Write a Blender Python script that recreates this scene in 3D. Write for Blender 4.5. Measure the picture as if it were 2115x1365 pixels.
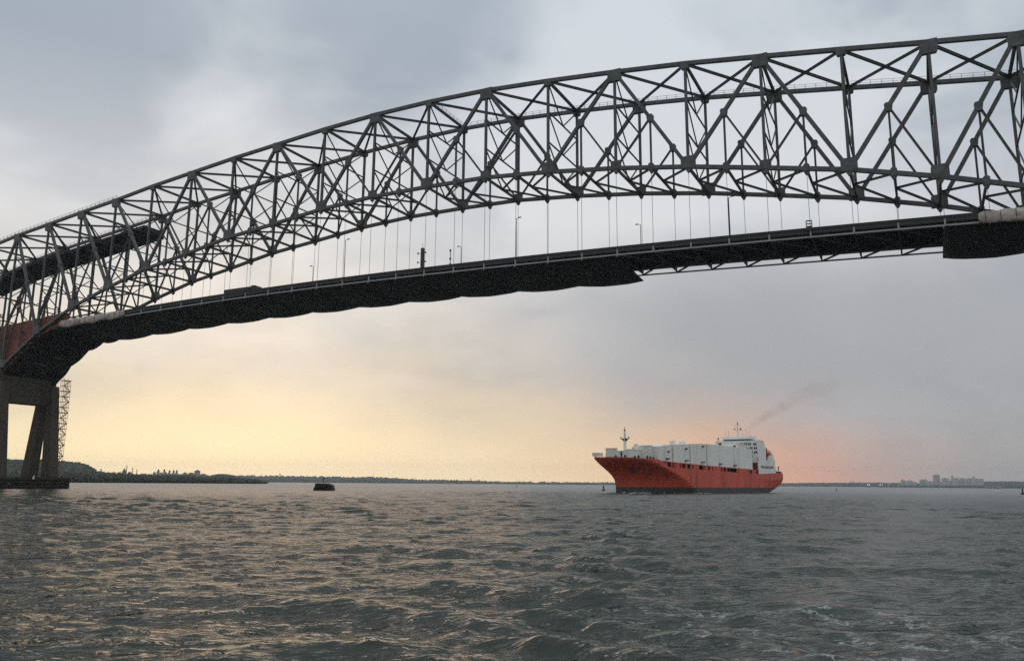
import bpy, bmesh, math, random
import numpy as np
from mathutils import Vector, Matrix, noise as mnoise

for o in list(bpy.data.objects):
    bpy.data.objects.remove(o)
scene = bpy.context.scene
col = scene.collection
R = math.radians
rng = random.Random(7)

# ------------------------------------------------------------------ camera
EYE = 3.3                                   # eye height of the boat deck above the water
CAM = np.array([121.765, -179.668, EYE])
YAW, PITCH, ROLL, FPX = 0.474218, 0.186959, 0.0080613, 1668.92
PW, PH = 2115.0, 1365.0
FW = np.array([-math.sin(YAW) * math.cos(PITCH), math.cos(YAW) * math.cos(PITCH), math.sin(PITCH)])
RT0 = np.array([math.cos(YAW), math.sin(YAW), 0.0])
UP0 = np.cross(RT0, FW)
RT = RT0 * math.cos(ROLL) + UP0 * math.sin(ROLL)
UP = -RT0 * math.sin(ROLL) + UP0 * math.cos(ROLL)
cd = bpy.data.cameras.new('camera')
cam = bpy.data.objects.new('camera', cd)
col.objects.link(cam)
cd.sensor_width = 36.0
cd.lens = FPX * 36.0 / PW
cd.clip_start = 0.5
cd.clip_end = 60000
cam.matrix_world = Matrix(((RT[0], UP[0], -FW[0], CAM[0]), (RT[1], UP[1], -FW[1], CAM[1]),
                           (RT[2], UP[2], -FW[2], CAM[2]), (0, 0, 0, 1)))
scene.camera = cam


def ray(x, y):
    return FW + RT * (x - PW / 2) / FPX - UP * (y - PH / 2) / FPX


def on_y(x, y, Y):
    d = ray(x, y)
    return CAM + d * ((Y - CAM[1]) / d[1])


def on_ground(x, dist):
    """point on the water at a horizontal distance, in the vertical plane of a picture column"""
    d = ray(x, 1000.0)
    h = np.array([d[0], d[1], 0.0])
    h /= np.linalg.norm(h)
    p = CAM + h * dist
    p[2] = 0.0
    return p


def px_size(p):
    """metres spanned at point p by one pixel of the 2115-wide picture"""
    return float((np.array(p) - CAM) @ FW) / FPX


def s2l(c):
    return tuple((v / 255 / 12.92) if v / 255 <= 0.04045 else ((v / 255 + 0.055) / 1.055) ** 2.4 for v in c)


# ------------------------------------------------------------------ world: dusk sky under broken cloud
SUNX = 470.0                                # the sun is setting behind the cloud there
sd = ray(SUNX, 1000.0)
sd = np.array([sd[0], sd[1], 0.0])
sd /= np.linalg.norm(sd)
SUN_AZ = math.atan2(sd[0], sd[1])           # clockwise from +Y
SUN_EL = R(9.0)

world = bpy.data.worlds.new('World')
scene.world = world
world.use_nodes = True
nt = world.node_tree
nt.nodes.clear()


class NG:
    """small helper that chains nodes"""

    def __init__(self, tree):
        self.t = tree

    def n(self, typ, **kw):
        nd = self.t.nodes.new(typ)
        for k, v in kw.items():
            setattr(nd, k, v)
        return nd

    def put(self, sock, v):
        if isinstance(v, bpy.types.NodeSocket):
            self.t.links.new(v, sock)
        else:
            sock.default_value = v

    def m(self, op, a, b=None, c=None, clamp=False):
        nd = self.n('ShaderNodeMath', operation=op, use_clamp=clamp)
        self.put(nd.inputs[0], a)
        if b is not None:
            self.put(nd.inputs[1], b)
        if c is not None:
            self.put(nd.inputs[2], c)
        return nd.outputs[0]

    def vm(self, op, a, b=None, scale=None):
        nd = self.n('ShaderNodeVectorMath', operation=op)
        self.put(nd.inputs[0], a)
        if b is not None:
            self.put(nd.inputs[1], b)
        if scale is not None:
            self.put(nd.inputs['Scale'], scale)
        return nd.outputs['Value'] if op in ('LENGTH', 'DOT_PRODUCT', 'DISTANCE') else nd.outputs['Vector']

    def sep(self, v):
        nd = self.n('ShaderNodeSeparateXYZ')
        self.put(nd.inputs[0], v)
        return nd.outputs

    def comb(self, x, y, z):
        nd = self.n('ShaderNodeCombineXYZ')
        for s, v in zip(nd.inputs, (x, y, z)):
            self.put(s, v)
        return nd.outputs[0]

    def noise(self, vec, scale, detail=4.0, rough=0.5, dist=0.0, col=False):
        nd = self.n('ShaderNodeTexNoise')
        if vec is not None:
            self.put(nd.inputs['Vector'], vec)
        self.put(nd.inputs['Scale'], scale)
        self.put(nd.inputs['Detail'], detail)
        self.put(nd.inputs['Roughness'], rough)
        self.put(nd.inputs['Distortion'], dist)
        return nd.outputs['Color' if col else 'Fac']

    def rng(self, v, a, b, c=0.0, d=1.0, smooth=False):
        nd = self.n('ShaderNodeMapRange')
        nd.interpolation_type = 'SMOOTHSTEP' if smooth else 'LINEAR'
        nd.clamp = True
        self.put(nd.inputs[0], v)
        for i, q in zip((1, 2, 3, 4), (a, b, c, d)):
            self.put(nd.inputs[i], q)
        return nd.outputs[0]

    def ramp(self, v, stops, interp='LINEAR'):
        nd = self.n('ShaderNodeValToRGB')
        self.put(nd.inputs[0], v)
        cr = nd.color_ramp
        cr.interpolation = interp
        while len(cr.elements) < len(stops):
            cr.elements.new(0.5)
        for e, (p, c) in zip(cr.elements, stops):
            e.position = p
            e.color = (*c, 1.0) if not isinstance(c, (int, float)) else (c, c, c, 1.0)
        return nd.outputs[0]

    def mix(self, f, a, b, mode='MIX'):
        nd = self.n('ShaderNodeMixRGB', blend_type=mode)
        self.put(nd.inputs[0], f)
        for s, v in zip(nd.inputs[1:], (a, b)):
            if isinstance(v, tuple):
                v = (*v[:3], 1.0)
            self.put(s, v)
        return nd.outputs[0]


g = NG(nt)
tc = g.n('ShaderNodeTexCoord')
dirv = g.vm('NORMALIZE', tc.outputs['Generated'])
dx, dy, dz = g.sep(dirv)[:3]
elev = g.m('MULTIPLY', g.m('ARCSINE', g.m('MAXIMUM', g.m('MINIMUM', dz, 1.0), -1.0)), 57.2958)
elev = g.m('MAXIMUM', elev, 0.0)
dotf = g.m('ADD', g.m('MULTIPLY', dx, float(sd[0])), g.m('MULTIPLY', dy, float(sd[1])))
rgt = g.m('ADD', g.m('MULTIPLY', dx, float(sd[1])), g.m('MULTIPLY', dy, float(-sd[0])))
azim = g.m('MULTIPLY', g.m('ARCTAN2', rgt, dotf), 57.2958)          # degrees right of the sunset
az01 = g.m('DIVIDE', g.m('ADD', azim, 180.0), 360.0)
e01 = g.m('DIVIDE', elev, 90.0)


def azp(a):
    return (a + 180.0) / 360.0


# cloud deck seen in perspective
inv = g.m('DIVIDE', 1.0, g.m('ADD', g.m('MAXIMUM', dz, 0.0), 0.42))
cp = g.comb(g.m('MULTIPLY', dx, inv), g.m('MULTIPLY', dy, inv), 0.0)
# rotate into sunset axes so that the cloud rolls lie across the view
cpa = g.comb(g.m('MULTIPLY', rgt, inv), g.m('MULTIPLY', dotf, inv), 0.0)
warp = g.vm('ADD', cpa, g.vm('SCALE', g.noise(cpa, 2.0, 3.0, 0.5, 0, True), scale=0.35))
c1 = g.noise(g.vm('MULTIPLY', warp, (1.0, 1.15, 1.0)), 2.3, 4.0, 0.5)
c2 = g.noise(g.vm('ADD', g.vm('MULTIPLY', warp, (1.0, 1.5, 1.0)), (3.7, 1.9, 0.0)), 5.5, 5.0, 0.55)
cl = g.m('ADD', g.m('MULTIPLY', c1, 0.74), g.m('MULTIPLY', c2, 0.26))
for (cx_, cy_, rad_, amt_) in ((230, 215, 8.0, -0.13), (60, 60, 9.0, -0.05), (760, 120, 9.0, -0.10), (440, 235, 4.0, 0.10), (500, 150, 4.0, 0.06), (60, 400, 7.0, 0.10), (560, 320, 6.0, 0.10),
                               (1500, 60, 9.0, 0.06), (1250, 180, 7.0, 0.03), (1900, 40, 8.0, 0.05), (1200, 480, 8.0, 0.06)):
    dv_ = ray(cx_, cy_)
    dv_ = dv_ / np.linalg.norm(dv_)
    dd_ = g.m('MINIMUM', g.vm('DOT_PRODUCT', dirv, tuple(float(c) for c in dv_)), 1.0)
    q2 = g.m('DIVIDE', g.m('MULTIPLY', g.m('SUBTRACT', 1.0, dd_), 2.0), (rad_ * math.pi / 180) ** 2)
    cl = g.m('ADD', cl, g.m('MULTIPLY', g.m('EXPONENT', g.m('MULTIPLY', q2, -1.0)), amt_))
cl = g.rng(cl, 0.37, 0.63, 0.0, 1.0, True)
light = g.ramp(e01, [(0.0, s2l((166, 164, 164))), (0.06, s2l((184, 183, 184))), (0.12, s2l((212, 211, 211))), (0.2, s2l((219, 221, 224))),
                     (0.30, s2l((210, 216, 222))), (0.40, s2l((208, 215, 222))), (1.0, s2l((222, 226, 231)))])
dark = g.ramp(e01, [(0.0, s2l((160, 161, 163))), (0.07, s2l((165, 166, 169))), (0.12, s2l((182, 184, 188))), (0.2, s2l((190, 195, 203))),
                    (0.30, s2l((160, 171, 184))), (0.40, s2l((169, 180, 192))), (1.0, s2l((188, 197, 209)))])
base = g.mix(cl, dark, light)
# slate bank of cloud to the right of the sunset
bank = g.m('MULTIPLY', g.rng(azim, 8.0, 34.0, 0.0, 1.0, True), g.m('MULTIPLY', g.rng(elev, 2.0, 7.0, 0.0, 1.0, True), g.rng(elev, 11.5, 19.0, 1.0, 0.0, True)))
base = g.mix(g.m('MULTIPLY', bank, 0.85), base, s2l((162, 165, 171)))
# glow under the cloud edge round the sunset
gw_az = g.ramp(az01, [(azp(-100), 0.0), (azp(-60), 0.8), (azp(-30), 1.0), (azp(22), 1.0), (azp(31), 0.92), (azp(38), 0.76), (azp(44), 0.42), (azp(51), 0.10), (azp(60), 0.0)], 'EASE')
g_e = g.ramp(az01, [(azp(-60), 0.55), (azp(-25), 0.58), (azp(5), 0.60), (azp(15), 0.64), (azp(25), 0.52), (azp(32), 0.44), (azp(38), 0.38), (azp(46), 0.32)])
esc = g.m('MULTIPLY', g_e, 10.0)
esc = g.m('MULTIPLY', esc, g.rng(g.noise(g.comb(g.m('MULTIPLY', azim, 0.11), g.m('MULTIPLY', elev, 0.30), 0.3), 0.9, 3.0, 0.5), 0.3, 0.7, 0.78, 1.22))
gw_e = g.m('EXPONENT', g.m('MULTIPLY', g.m('POWER', g.m('DIVIDE', elev, esc), 1.7), -1.0))
gw = g.m('MULTIPLY', gw_az, gw_e)
gcol = g.ramp(az01, [(azp(-60), s2l((235, 205, 160))), (azp(-14), s2l((254, 235, 190))), (azp(4), s2l((253, 233, 191))), (azp(16), s2l((249, 226, 187))), (azp(26), s2l((247, 212, 168))),
                     (azp(33), s2l((244, 186, 142))), (azp(40), s2l((238, 166, 130))), (azp(48), s2l((205, 170, 155)))])
gcol = g.vm('SCALE', gcol, scale=g.rng(elev, 0.0, 4.5, 1.18, 1.0))
sky = g.mix(gw, base, gcol)
# overcast skies brighten towards the zenith
gain = g.rng(elev, 32.0, 85.0, 1.0, 1.7, True)
back = g.rng(azim, 60.0, 180.0, 0.0, 1.0, True)
nis = g.n('ShaderNodeTexSky', sky_type='NISHITA')
nis.sun_disc = False
nis.sun_elevation = SUN_EL
nis.sun_rotation = SUN_AZ
nis.air_density = 1.0
nis.dust_density = 3.0
sky = g.mix(1.0, g.vm('SCALE', sky, scale=gain), g.vm('SCALE', nis.outputs[0], scale=0.004), 'ADD')
bg = g.n('ShaderNodeBackground')
g.put(bg.inputs[0], sky)
bg.inputs[1].default_value = 1.0
wo = g.n('ShaderNodeOutputWorld')
nt.links.new(bg.outputs[0], wo.inputs[0])

# ------------------------------------------------------------------ sun (veiled by cloud, almost set)
sl = bpy.data.lights.new('sun', 'SUN')
sl.energy = 0.17
sl.angle = R(40)
sl.color = (1.0, 0.58, 0.36)
so = bpy.data.objects.new('sun', sl)
col.objects.link(so)
to_sun = Vector((sd[0] * math.cos(SUN_EL), sd[1] * math.cos(SUN_EL), math.sin(SUN_EL)))
so.rotation_euler = to_sun.to_track_quat('Z', 'Y').to_euler()
so.location = (0, 0, 300)

scene.view_settings.view_transform = 'Standard'
scene.view_settings.look = 'None'
scene.view_settings.gamma = 1.0
scene.view_settings.exposure = 0.0
scene.view_settings.use_curve_mapping = False
scene.cycles.max_bounces = 6
scene.cycles.volume_bounces = 0
scene.cycles.use_denoising = False

# ------------------------------------------------------------------ materials


def mat(name, c, rough=0.6, metal=0.0, var=0.25, scale=0.6, stain=None, stain_amt=0.0, stain_scale=0.35, bump=0.0, bump_scale=3.0, spec=0.4, stretch=(1, 1, 1), emit=None, emit_s=0.0):
    m = bpy.data.materials.new(name)
    m.use_nodes = True
    t = m.node_tree
    t.nodes.clear()
    q = NG(t)
    geo = q.n('ShaderNodeNewGeometry')
    pos = q.vm('MULTIPLY', geo.outputs['Position'], tuple(stretch))
    f = q.noise(pos, scale, 5.0, 0.6)
    lo = tuple(v * (1 - var) for v in c)
    hi = tuple(min(1.0, v * (1 + var)) for v in c)
    cc = q.mix(q.rng(f, 0.3, 0.7), lo, hi)
    if stain:
        f2 = q.noise(q.vm('ADD', pos, (17.0, 5.0, 3.0)), stain_scale, 6.0, 0.65)
        cc = q.mix(q.m('MULTIPLY', q.rng(f2, 0.52, 0.7), stain_amt), cc, stain)
    p = q.n('ShaderNodeBsdfPrincipled')
    q.put(p.inputs['Base Color'], cc)
    p.inputs['Metallic'].default_value = metal
    p.inputs['Specular IOR Level'].default_value = spec
    q.put(p.inputs['Roughness'], q.rng(f, 0.2, 0.8, max(0.05, rough - 0.1), min(1.0, rough + 0.1)))
    if bump:
        b = q.n('ShaderNodeBump')
        b.inputs['Strength'].default_value = 1.0
        b.inputs['Distance'].default_value = bump
        q.put(b.inputs['Height'], q.noise(pos, bump_scale, 4.0, 0.6))
        q.put(p.inputs['Normal'], b.outputs[0])
    if emit:
        p.inputs['Emission Color'].default_value = (*emit, 1)
        p.inputs['Emission Strength'].default_value = emit_s
    o = q.n('ShaderNodeOutputMaterial')
    t.links.new(p.outputs[0], o.inputs[0])
    return m


M = dict(
    steel=mat('bridge_steel', (0.088, 0.092, 0.088), 0.6, 0.0, 0.45, 0.7, (0.075, 0.045, 0.03), 0.7, 0.45),
    steel_dark=mat('bridge_steel_weathered', (0.045, 0.047, 0.047), 0.7, 0.0, 0.3, 0.5, (0.05, 0.035, 0.025), 0.6, 0.4),
    rail=mat('galvanised_steel', (0.30, 0.31, 0.31), 0.5, 0.3, 0.15, 1.0),
    cable=mat('hanger_wire_rope', (0.04, 0.04, 0.04), 0.5, 0.2),
    asphalt=mat('asphalt', (0.05, 0.05, 0.05), 0.9, 0.0, 0.2, 1.0),
    concrete=mat('pier_concrete', (0.074, 0.060, 0.047), 0.9, 0.0, 0.25, 0.3, (0.05, 0.04, 0.03), 0.8, 0.16, 0.05, 1.5, stretch=(1, 1, 0.25)),
    parapet=mat('parapet_concrete', (0.07, 0.07, 0.068), 0.85, 0.0, 0.3, 0.4),
    tarp_dark=mat('dark_containment_tarp', (0.026, 0.027, 0.028), 0.7, 0.0, 0.4, 0.5, (0.012, 0.012, 0.013), 0.8, 0.2, 0.15, 0.8),
    tarp_brown=mat('brown_containment_tarp', (0.20, 0.068, 0.048), 0.8, 0.0, 0.3, 0.4, (0.12, 0.05, 0.04), 0.8, 0.3, 0.25, 0.5),
    tarp_pale=mat('pale_tarp', (0.44, 0.38, 0.33), 0.8, 0.0, 0.25, 0.7, (0.18, 0.15, 0.13), 0.8, 0.5, 0.2, 1.2),
    rope=mat('tarp_rope', (0.05, 0.05, 0.05), 0.9),
    timber=mat('fender_timber', (0.035, 0.028, 0.022), 0.9, 0.0, 0.4, 0.8, bump=0.05, bump_scale=2.0),
    scaffold=mat('scaffold_tube', (0.34, 0.23, 0.15), 0.6, 0.2),
    red=mat('hull_red', (0.60, 0.085, 0.043), 0.5, 0.0, 0.14, 0.10, (0.13, 0.022, 0.016), 0.7, 0.22, stretch=(1, 1, 0.18)),
    boot=mat('boot_topping', (0.06, 0.065, 0.065), 0.7, 0.0, 0.35, 0.3, (0.15, 0.07, 0.05), 0.5, 0.3),
    white=mat('ship_white', (0.80, 0.79, 0.73), 0.55, 0.0, 0.05, 0.3, (0.42, 0.40, 0.34), 0.45, 0.25, stretch=(1, 1, 0.25)),
    white2=mat('ship_white_roof', (0.78, 0.80, 0.80), 0.55, 0.0, 0.05, 0.3),
    shipdark=mat('ship_dark_fittings', (0.025, 0.028, 0.03), 0.6),
    glass=mat('dark_window_glass', (0.015, 0.018, 0.02), 0.15, spec=0.6),
    orange=mat('lifeboat_orange', (0.75, 0.12, 0.03), 0.5),
    green=mat('deck_green', (0.05, 0.10, 0.08), 0.7),
    blackbuoy=mat('buoy_black_green', (0.012, 0.022, 0.016), 0.5),
    redbuoy=mat('buoy_red', (0.045, 0.006, 0.007), 0.5),
    silo=mat('silo_concrete', (0.34, 0.32, 0.29), 0.85, 0.0, 0.15, 0.05),
    plant=mat('plant_building', (0.16, 0.15, 0.14), 0.85, 0.0, 0.2, 0.05),
    chimney=mat('chimney_brick', (0.20, 0.09, 0.06), 0.85),
    bldg=mat('city_masonry', (0.50, 0.47, 0.45), 0.8, 0.0, 0.15, 0.02),
    bldg2=mat('city_glass_stone', (0.40, 0.41, 0.42), 0.6, 0.0, 0.15, 0.02),
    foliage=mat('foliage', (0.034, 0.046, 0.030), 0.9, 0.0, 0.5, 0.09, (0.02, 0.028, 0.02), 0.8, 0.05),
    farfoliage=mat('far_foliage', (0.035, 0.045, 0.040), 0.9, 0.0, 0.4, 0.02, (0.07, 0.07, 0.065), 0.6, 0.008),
    land=mat('land_soil', (0.07, 0.065, 0.045), 0.95, 0.0, 0.3, 0.05),
    trailer=mat('trailer_black', (0.03, 0.03, 0.032), 0.6),
    tyre=mat('tyre_rubber', (0.02, 0.02, 0.02), 0.9),
    yellow=mat('yellow_clip', (0.35, 0.25, 0.06), 0.7),
    pierwhite=mat('white_paint', (0.75, 0.75, 0.74), 0.5, 0.0, 0.05),
    lamp=mat('lit_lamp', (0.9, 0.9, 0.85), 0.4, emit=(1.0, 0.93, 0.80), emit_s=3.0),
    shaded_red=mat('shaded_red_bulkhead', (0.17, 0.022, 0.016), 0.6),  # ship red with the shade of the recess put into the colour
    flag=mat('flag_red', (0.5, 0.03, 0.03), 0.8),
)

# ------------------------------------------------------------------ geometry helpers


def link(name, me, m=None, parent=None, pinv=None):
    o = bpy.data.objects.new(name, me)
    col.objects.link(o)
    if m is not None and me is not None and not me.materials:
        me.materials.append(m)
    if parent is not None:
        o.parent = parent
        if pinv is not None:
            o.matrix_parent_inverse = pinv
    return o


def tag(o, label=None, cat=None, group=None, kind=None):
    if label:
        o['label'] = label
    if cat:
        o['category'] = cat
    if group:
        o['group'] = group
    if kind:
        o['kind'] = kind
    return o


def empty(name, loc, rz=0.0):
    o = bpy.data.objects.new(name, None)
    o.empty_display_size = 1.0
    col.objects.link(o)
    o.location = tuple(float(v) for v in loc)
    o.rotation_euler = (0, 0, rz)
    return o


class MB:
    """mesh collector"""

    def __init__(self):
        self.v = []
        self.f = []
        self.smooth = False

    def add(self, vs, fs):
        b = len(self.v)
        self.v.extend([tuple(float(c) for c in p) for p in vs])
        self.f.extend([tuple(i + b for i in q) for q in fs])
        return self

    def box(self, x0, x1, y0, y1, z0, z1):
        vs = [(x0, y0, z0), (x1, y0, z0), (x1, y1, z0), (x0, y1, z0), (x0, y0, z1), (x1, y0, z1), (x1, y1, z1), (x0, y1, z1)]
        return self.add(vs, [(0, 3, 2, 1), (4, 5, 6, 7), (0, 1, 5, 4), (1, 2, 6, 5), (2, 3, 7, 6), (3, 0, 4, 7)])

    def bar(self, p0, p1, w, h=None, up=(0, 0, 1)):
        h = h or w
        p0 = Vector([float(c) for c in p0])
        p1 = Vector([float(c) for c in p1])
        d = (p1 - p0).normalized()
        u = Vector(up)
        if abs(d.dot(u)) > 0.98:
            u = Vector((1, 0, 0))
        s = d.cross(u).normalized()
        u = s.cross(d)
        vs = []
        for p in (p0, p1):
            for a, b in ((-1, -1), (1, -1), (1, 1), (-1, 1)):
                vs.append(p + s * (a * w / 2) + u * (b * h / 2))
        return self.add(vs, [(3, 2, 1, 0), (4, 5, 6, 7), (0, 1, 5, 4), (1, 2, 6, 5), (2, 3, 7, 6), (3, 0, 4, 7)])

    def tube(self, pts, rad, n=8, cap=True):
        """tapered tube through pts (rad: number or list)"""
        pts = [Vector([float(c) for c in p]) for p in pts]
        rs = rad if isinstance(rad, (list, tuple)) else [rad] * len(pts)
        vs, fs = [], []
        for i, p in enumerate(pts):
            d = (pts[min(i + 1, len(pts) - 1)] - pts[max(i - 1, 0)]).normalized()
            u = Vector((0, 0, 1)) if abs(d.z) < 0.95 else Vector((1, 0, 0))
            s = d.cross(u).normalized()
            u = s.cross(d)
            for k in range(n):
                a = 2 * math.pi * k / n
                vs.append(p + (s * math.cos(a) + u * math.sin(a)) * rs[i])
        for i in range(len(pts) - 1):
            for k in range(n):
                a, b = i * n + k, i * n + (k + 1) % n
                fs.append((a, b, b + n, a + n))
        if cap:
            fs.append(tuple(range(n - 1, -1, -1)))
            fs.append(tuple(range((len(pts) - 1) * n, len(pts) * n)))
        return self.add(vs, fs)

    def prism(self, poly, a, b, axis='y'):
        """extrude a polygon given in (x,z) along y from a to b (axis y), or (x,y) along z (axis z)"""
        n = len(poly)
        if axis == 'y':
            vs = [(p[0], a, p[1]) for p in poly] + [(p[0], b, p[1]) for p in poly]
        elif axis == 'x':
            vs = [(a, p[0], p[1]) for p in poly] + [(b, p[0], p[1]) for p in poly]
        else:
            vs = [(p[0], p[1], a) for p in poly] + [(p[0], p[1], b) for p in poly]
        fs = [tuple(range(n)), tuple(range(2 * n - 1, n - 1, -1))]
        fs += [(i, i + n, (i + 1) % n + n, (i + 1) % n) for i in range(n)]
        return self.add(vs, fs)

    def mesh(self, name):
        me = bpy.data.meshes.new(name)
        me.from_pydata(self.v, [], self.f)
        bm = bmesh.new()
        bm.from_mesh(me)
        bmesh.ops.recalc_face_normals(bm, faces=bm.faces)
        bm.to_mesh(me)
        bm.free()
        if self.smooth:
            me.polygons.foreach_set('use_smooth', [True] * len(me.polygons))
        return me

    def build(self, name, m, parent=None, pinv=None):
        return link(name, self.mesh(name), m, parent, pinv)


# shared unit member sections (length 1 along x, 1 x 1 across)
def unit_box():
    return MB().box(-.5, .5, -.5, .5, -.5, .5).mesh('box_section')


def unit_h():
    p = [(-.5, -.5), (.5, -.5), (.5, -.32), (.12, -.32), (.12, .32), (.5, .32), (.5, .5), (-.5, .5), (-.5, .32), (-.12, .32), (-.12, -.32), (-.5, -.32)]
    mb = MB()
    n = len(p)
    vs = [(-.5, a, b) for a, b in p] + [(.5, a, b) for a, b in p]
    fs = [tuple(range(n)), tuple(range(2 * n - 1, n - 1, -1))] + [(i, i + n, (i + 1) % n + n, (i + 1) % n) for i in range(n)]
    mb.add(vs, fs)
    return mb.mesh('h_section')


def unit_round():
    mb = MB()
    mb.tube([(-.5, 0, 0), (.5, 0, 0)], .5, 6)
    return mb.mesh('round_section')


UB, UH, UR = {}, {}, {}


def member(name, p0, p1, w, h, m, parent, pinv, sec='box', up=(0, 0, 1)):
    """one straight member: w across, h in the plane of 'up'"""
    store, fn = {'box': (UB, unit_box), 'h': (UH, unit_h), 'round': (UR, unit_round)}[sec]
    if m.name not in store:
        me = fn()
        me.materials.append(m)
        store[m.name] = me
    p0 = Vector([float(c) for c in p0])
    p1 = Vector([float(c) for c in p1])
    d = p1 - p0
    L = d.length
    d.normalize()
    u = Vector(up)
    if abs(d.dot(u)) > 0.98:
        u = Vector((1, 0, 0))
    s = u.cross(d).normalized()
    u = d.cross(s)
    c = (p0 + p1) / 2
    mw = Matrix(((d.x * L, s.x * w, u.x * h, c.x), (d.y * L, s.y * w, u.y * h, c.y), (d.z * L, s.z * w, u.z * h, c.z), (0, 0, 0, 1)))
    o = link(name, store[m.name], None, parent)
    o.matrix_parent_inverse = pinv
    o.matrix_basis = mw
    return o


# ------------------------------------------------------------------ water
APEX = np.array([CAM[0] - FW[0] / math.cos(PITCH) * 14, CAM[1] - FW[1] / math.cos(PITCH) * 14])
AX = math.atan2(FW[1], FW[0])
fdir = np.array([math.cos(AX), math.sin(AX)])
rdir = np.array([math.sin(AX), -math.cos(AX)])


SW0, SW1 = on_ground(1560, 12)[:2], on_ground(1900, 170)[:2]
SWD = (SW1 - SW0) / np.linalg.norm(SW1 - SW0)
SWN = np.array([SWD[1], -SWD[0]])


def swath(X, Y):
    """the smoothed trail that the boat leaves astern, 0..1"""
    u = (X - SW0[0]) * SWD[0] + (Y - SW0[1]) * SWD[1]
    v = (X - SW0[0]) * SWN[0] + (Y - SW0[1]) * SWN[1]
    return np.exp(-(v / (2.2 + 0.05 * np.clip(u, 0, 400))) ** 2) * np.clip(u / 14.0, 0, 1)


def wave_height(X, Y, res):
    """sum of wind waves, chop, a boat's diverging wake; res = local grid spacing"""
    rs = np.random.RandomState(3)
    Z = np.zeros_like(X)
    wind = AX + R(12)
    waves = []
    for lam, amp, n, spread in ((15.0, 0.045, 4, 25), (8.0, 0.062, 6, 30), (4.6, 0.056, 10, 34), (2.7, 0.050, 14, 36), (1.5, 0.034, 18, 38), (0.85, 0.0225, 18, 40), (0.48, 0.0145, 18, 42)):
        for k in range(n):
            waves.append((lam * rs.uniform(0.75, 1.35), amp * rs.uniform(0.5, 1.2) / math.sqrt(n) * 2.0, wind + R(rs.normal(0, spread)), rs.uniform(0, 6.283)))
    gust = 0.75 + 0.5 * np.sin(X * 0.021 + 1.3 * np.sin(Y * 0.017)) * np.sin(Y * 0.013 + 0.7)
    gust = np.clip(gust, 0.45, 1.25)
    sw = swath(X, Y)
    for lam, amp, th, ph in waves:
        k = 2 * math.pi / lam
        if lam < 3.0:
            amp = amp * (1.0 - 0.6 * sw)
        att = np.clip((lam / (res * 3.2) - 1.0) / 1.2, 0.0, 1.0)
        if att.max() <= 0:
            continue
        p = k * (X * math.cos(th) + Y * math.sin(th)) + ph + 0.5 * np.sin(X * 0.05 * math.sin(th) + ph) + 0.4 * np.sin(Y * 0.043 + 2 * ph)
        s = np.sin(p)
        Z += amp * att * gust * (s - 0.26 * np.cos(2 * p) + 0.09 * np.sin(3 * p) * -1.0)
    # wake arms: packets of steep crests along two lines that run away from the camera
    for (xa, da, xb, db, amp, lam, wid) in ((1100, 13, 1300, 120, 0.17, 3.4, 2.3), (905, 20, 985, 75, 0.12, 5.5, 6.0), (1560, 14, 1700, 90, 0.06, 3.2, 4.0)):
        a = on_ground(xa, da)[:2]
        b = on_ground(xb, db)[:2]
        t = (b - a) / np.linalg.norm(b - a)
        n_ = np.array([t[1], -t[0]])
        L = np.linalg.norm(b - a)
        u = (X - a[0]) * t[0] + (Y - a[1]) * t[1]
        v = (X - a[0]) * n_[0] + (Y - a[1]) * n_[1]
        w_ = wid * (0.75 + 0.012 * np.clip(u, 0, 200))
        env = np.exp(-(v / w_) ** 2) * np.clip((u + 8) / 8, 0, 1) * np.exp(-(np.clip(u, 0, None) / (0.75 * L)) ** 2) * (0.7 + 0.3 * np.sin(u * 0.33 + 0.8))
        kk = 2 * math.pi / lam
        att = np.clip((lam / (res * 3.2) - 1.0) / 1.2, 0.0, 1.0)
        ph = kk * (u * 0.90 + v * 0.43) + 0.6 * np.sin(v * 0.5) + 0.5 * np.sin(u * 0.21)
        Z += amp * env * att * (np.sin(ph) - 0.38 * np.cos(2 * ph) - 0.15 * np.sin(3 * ph))
    return Z


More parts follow.
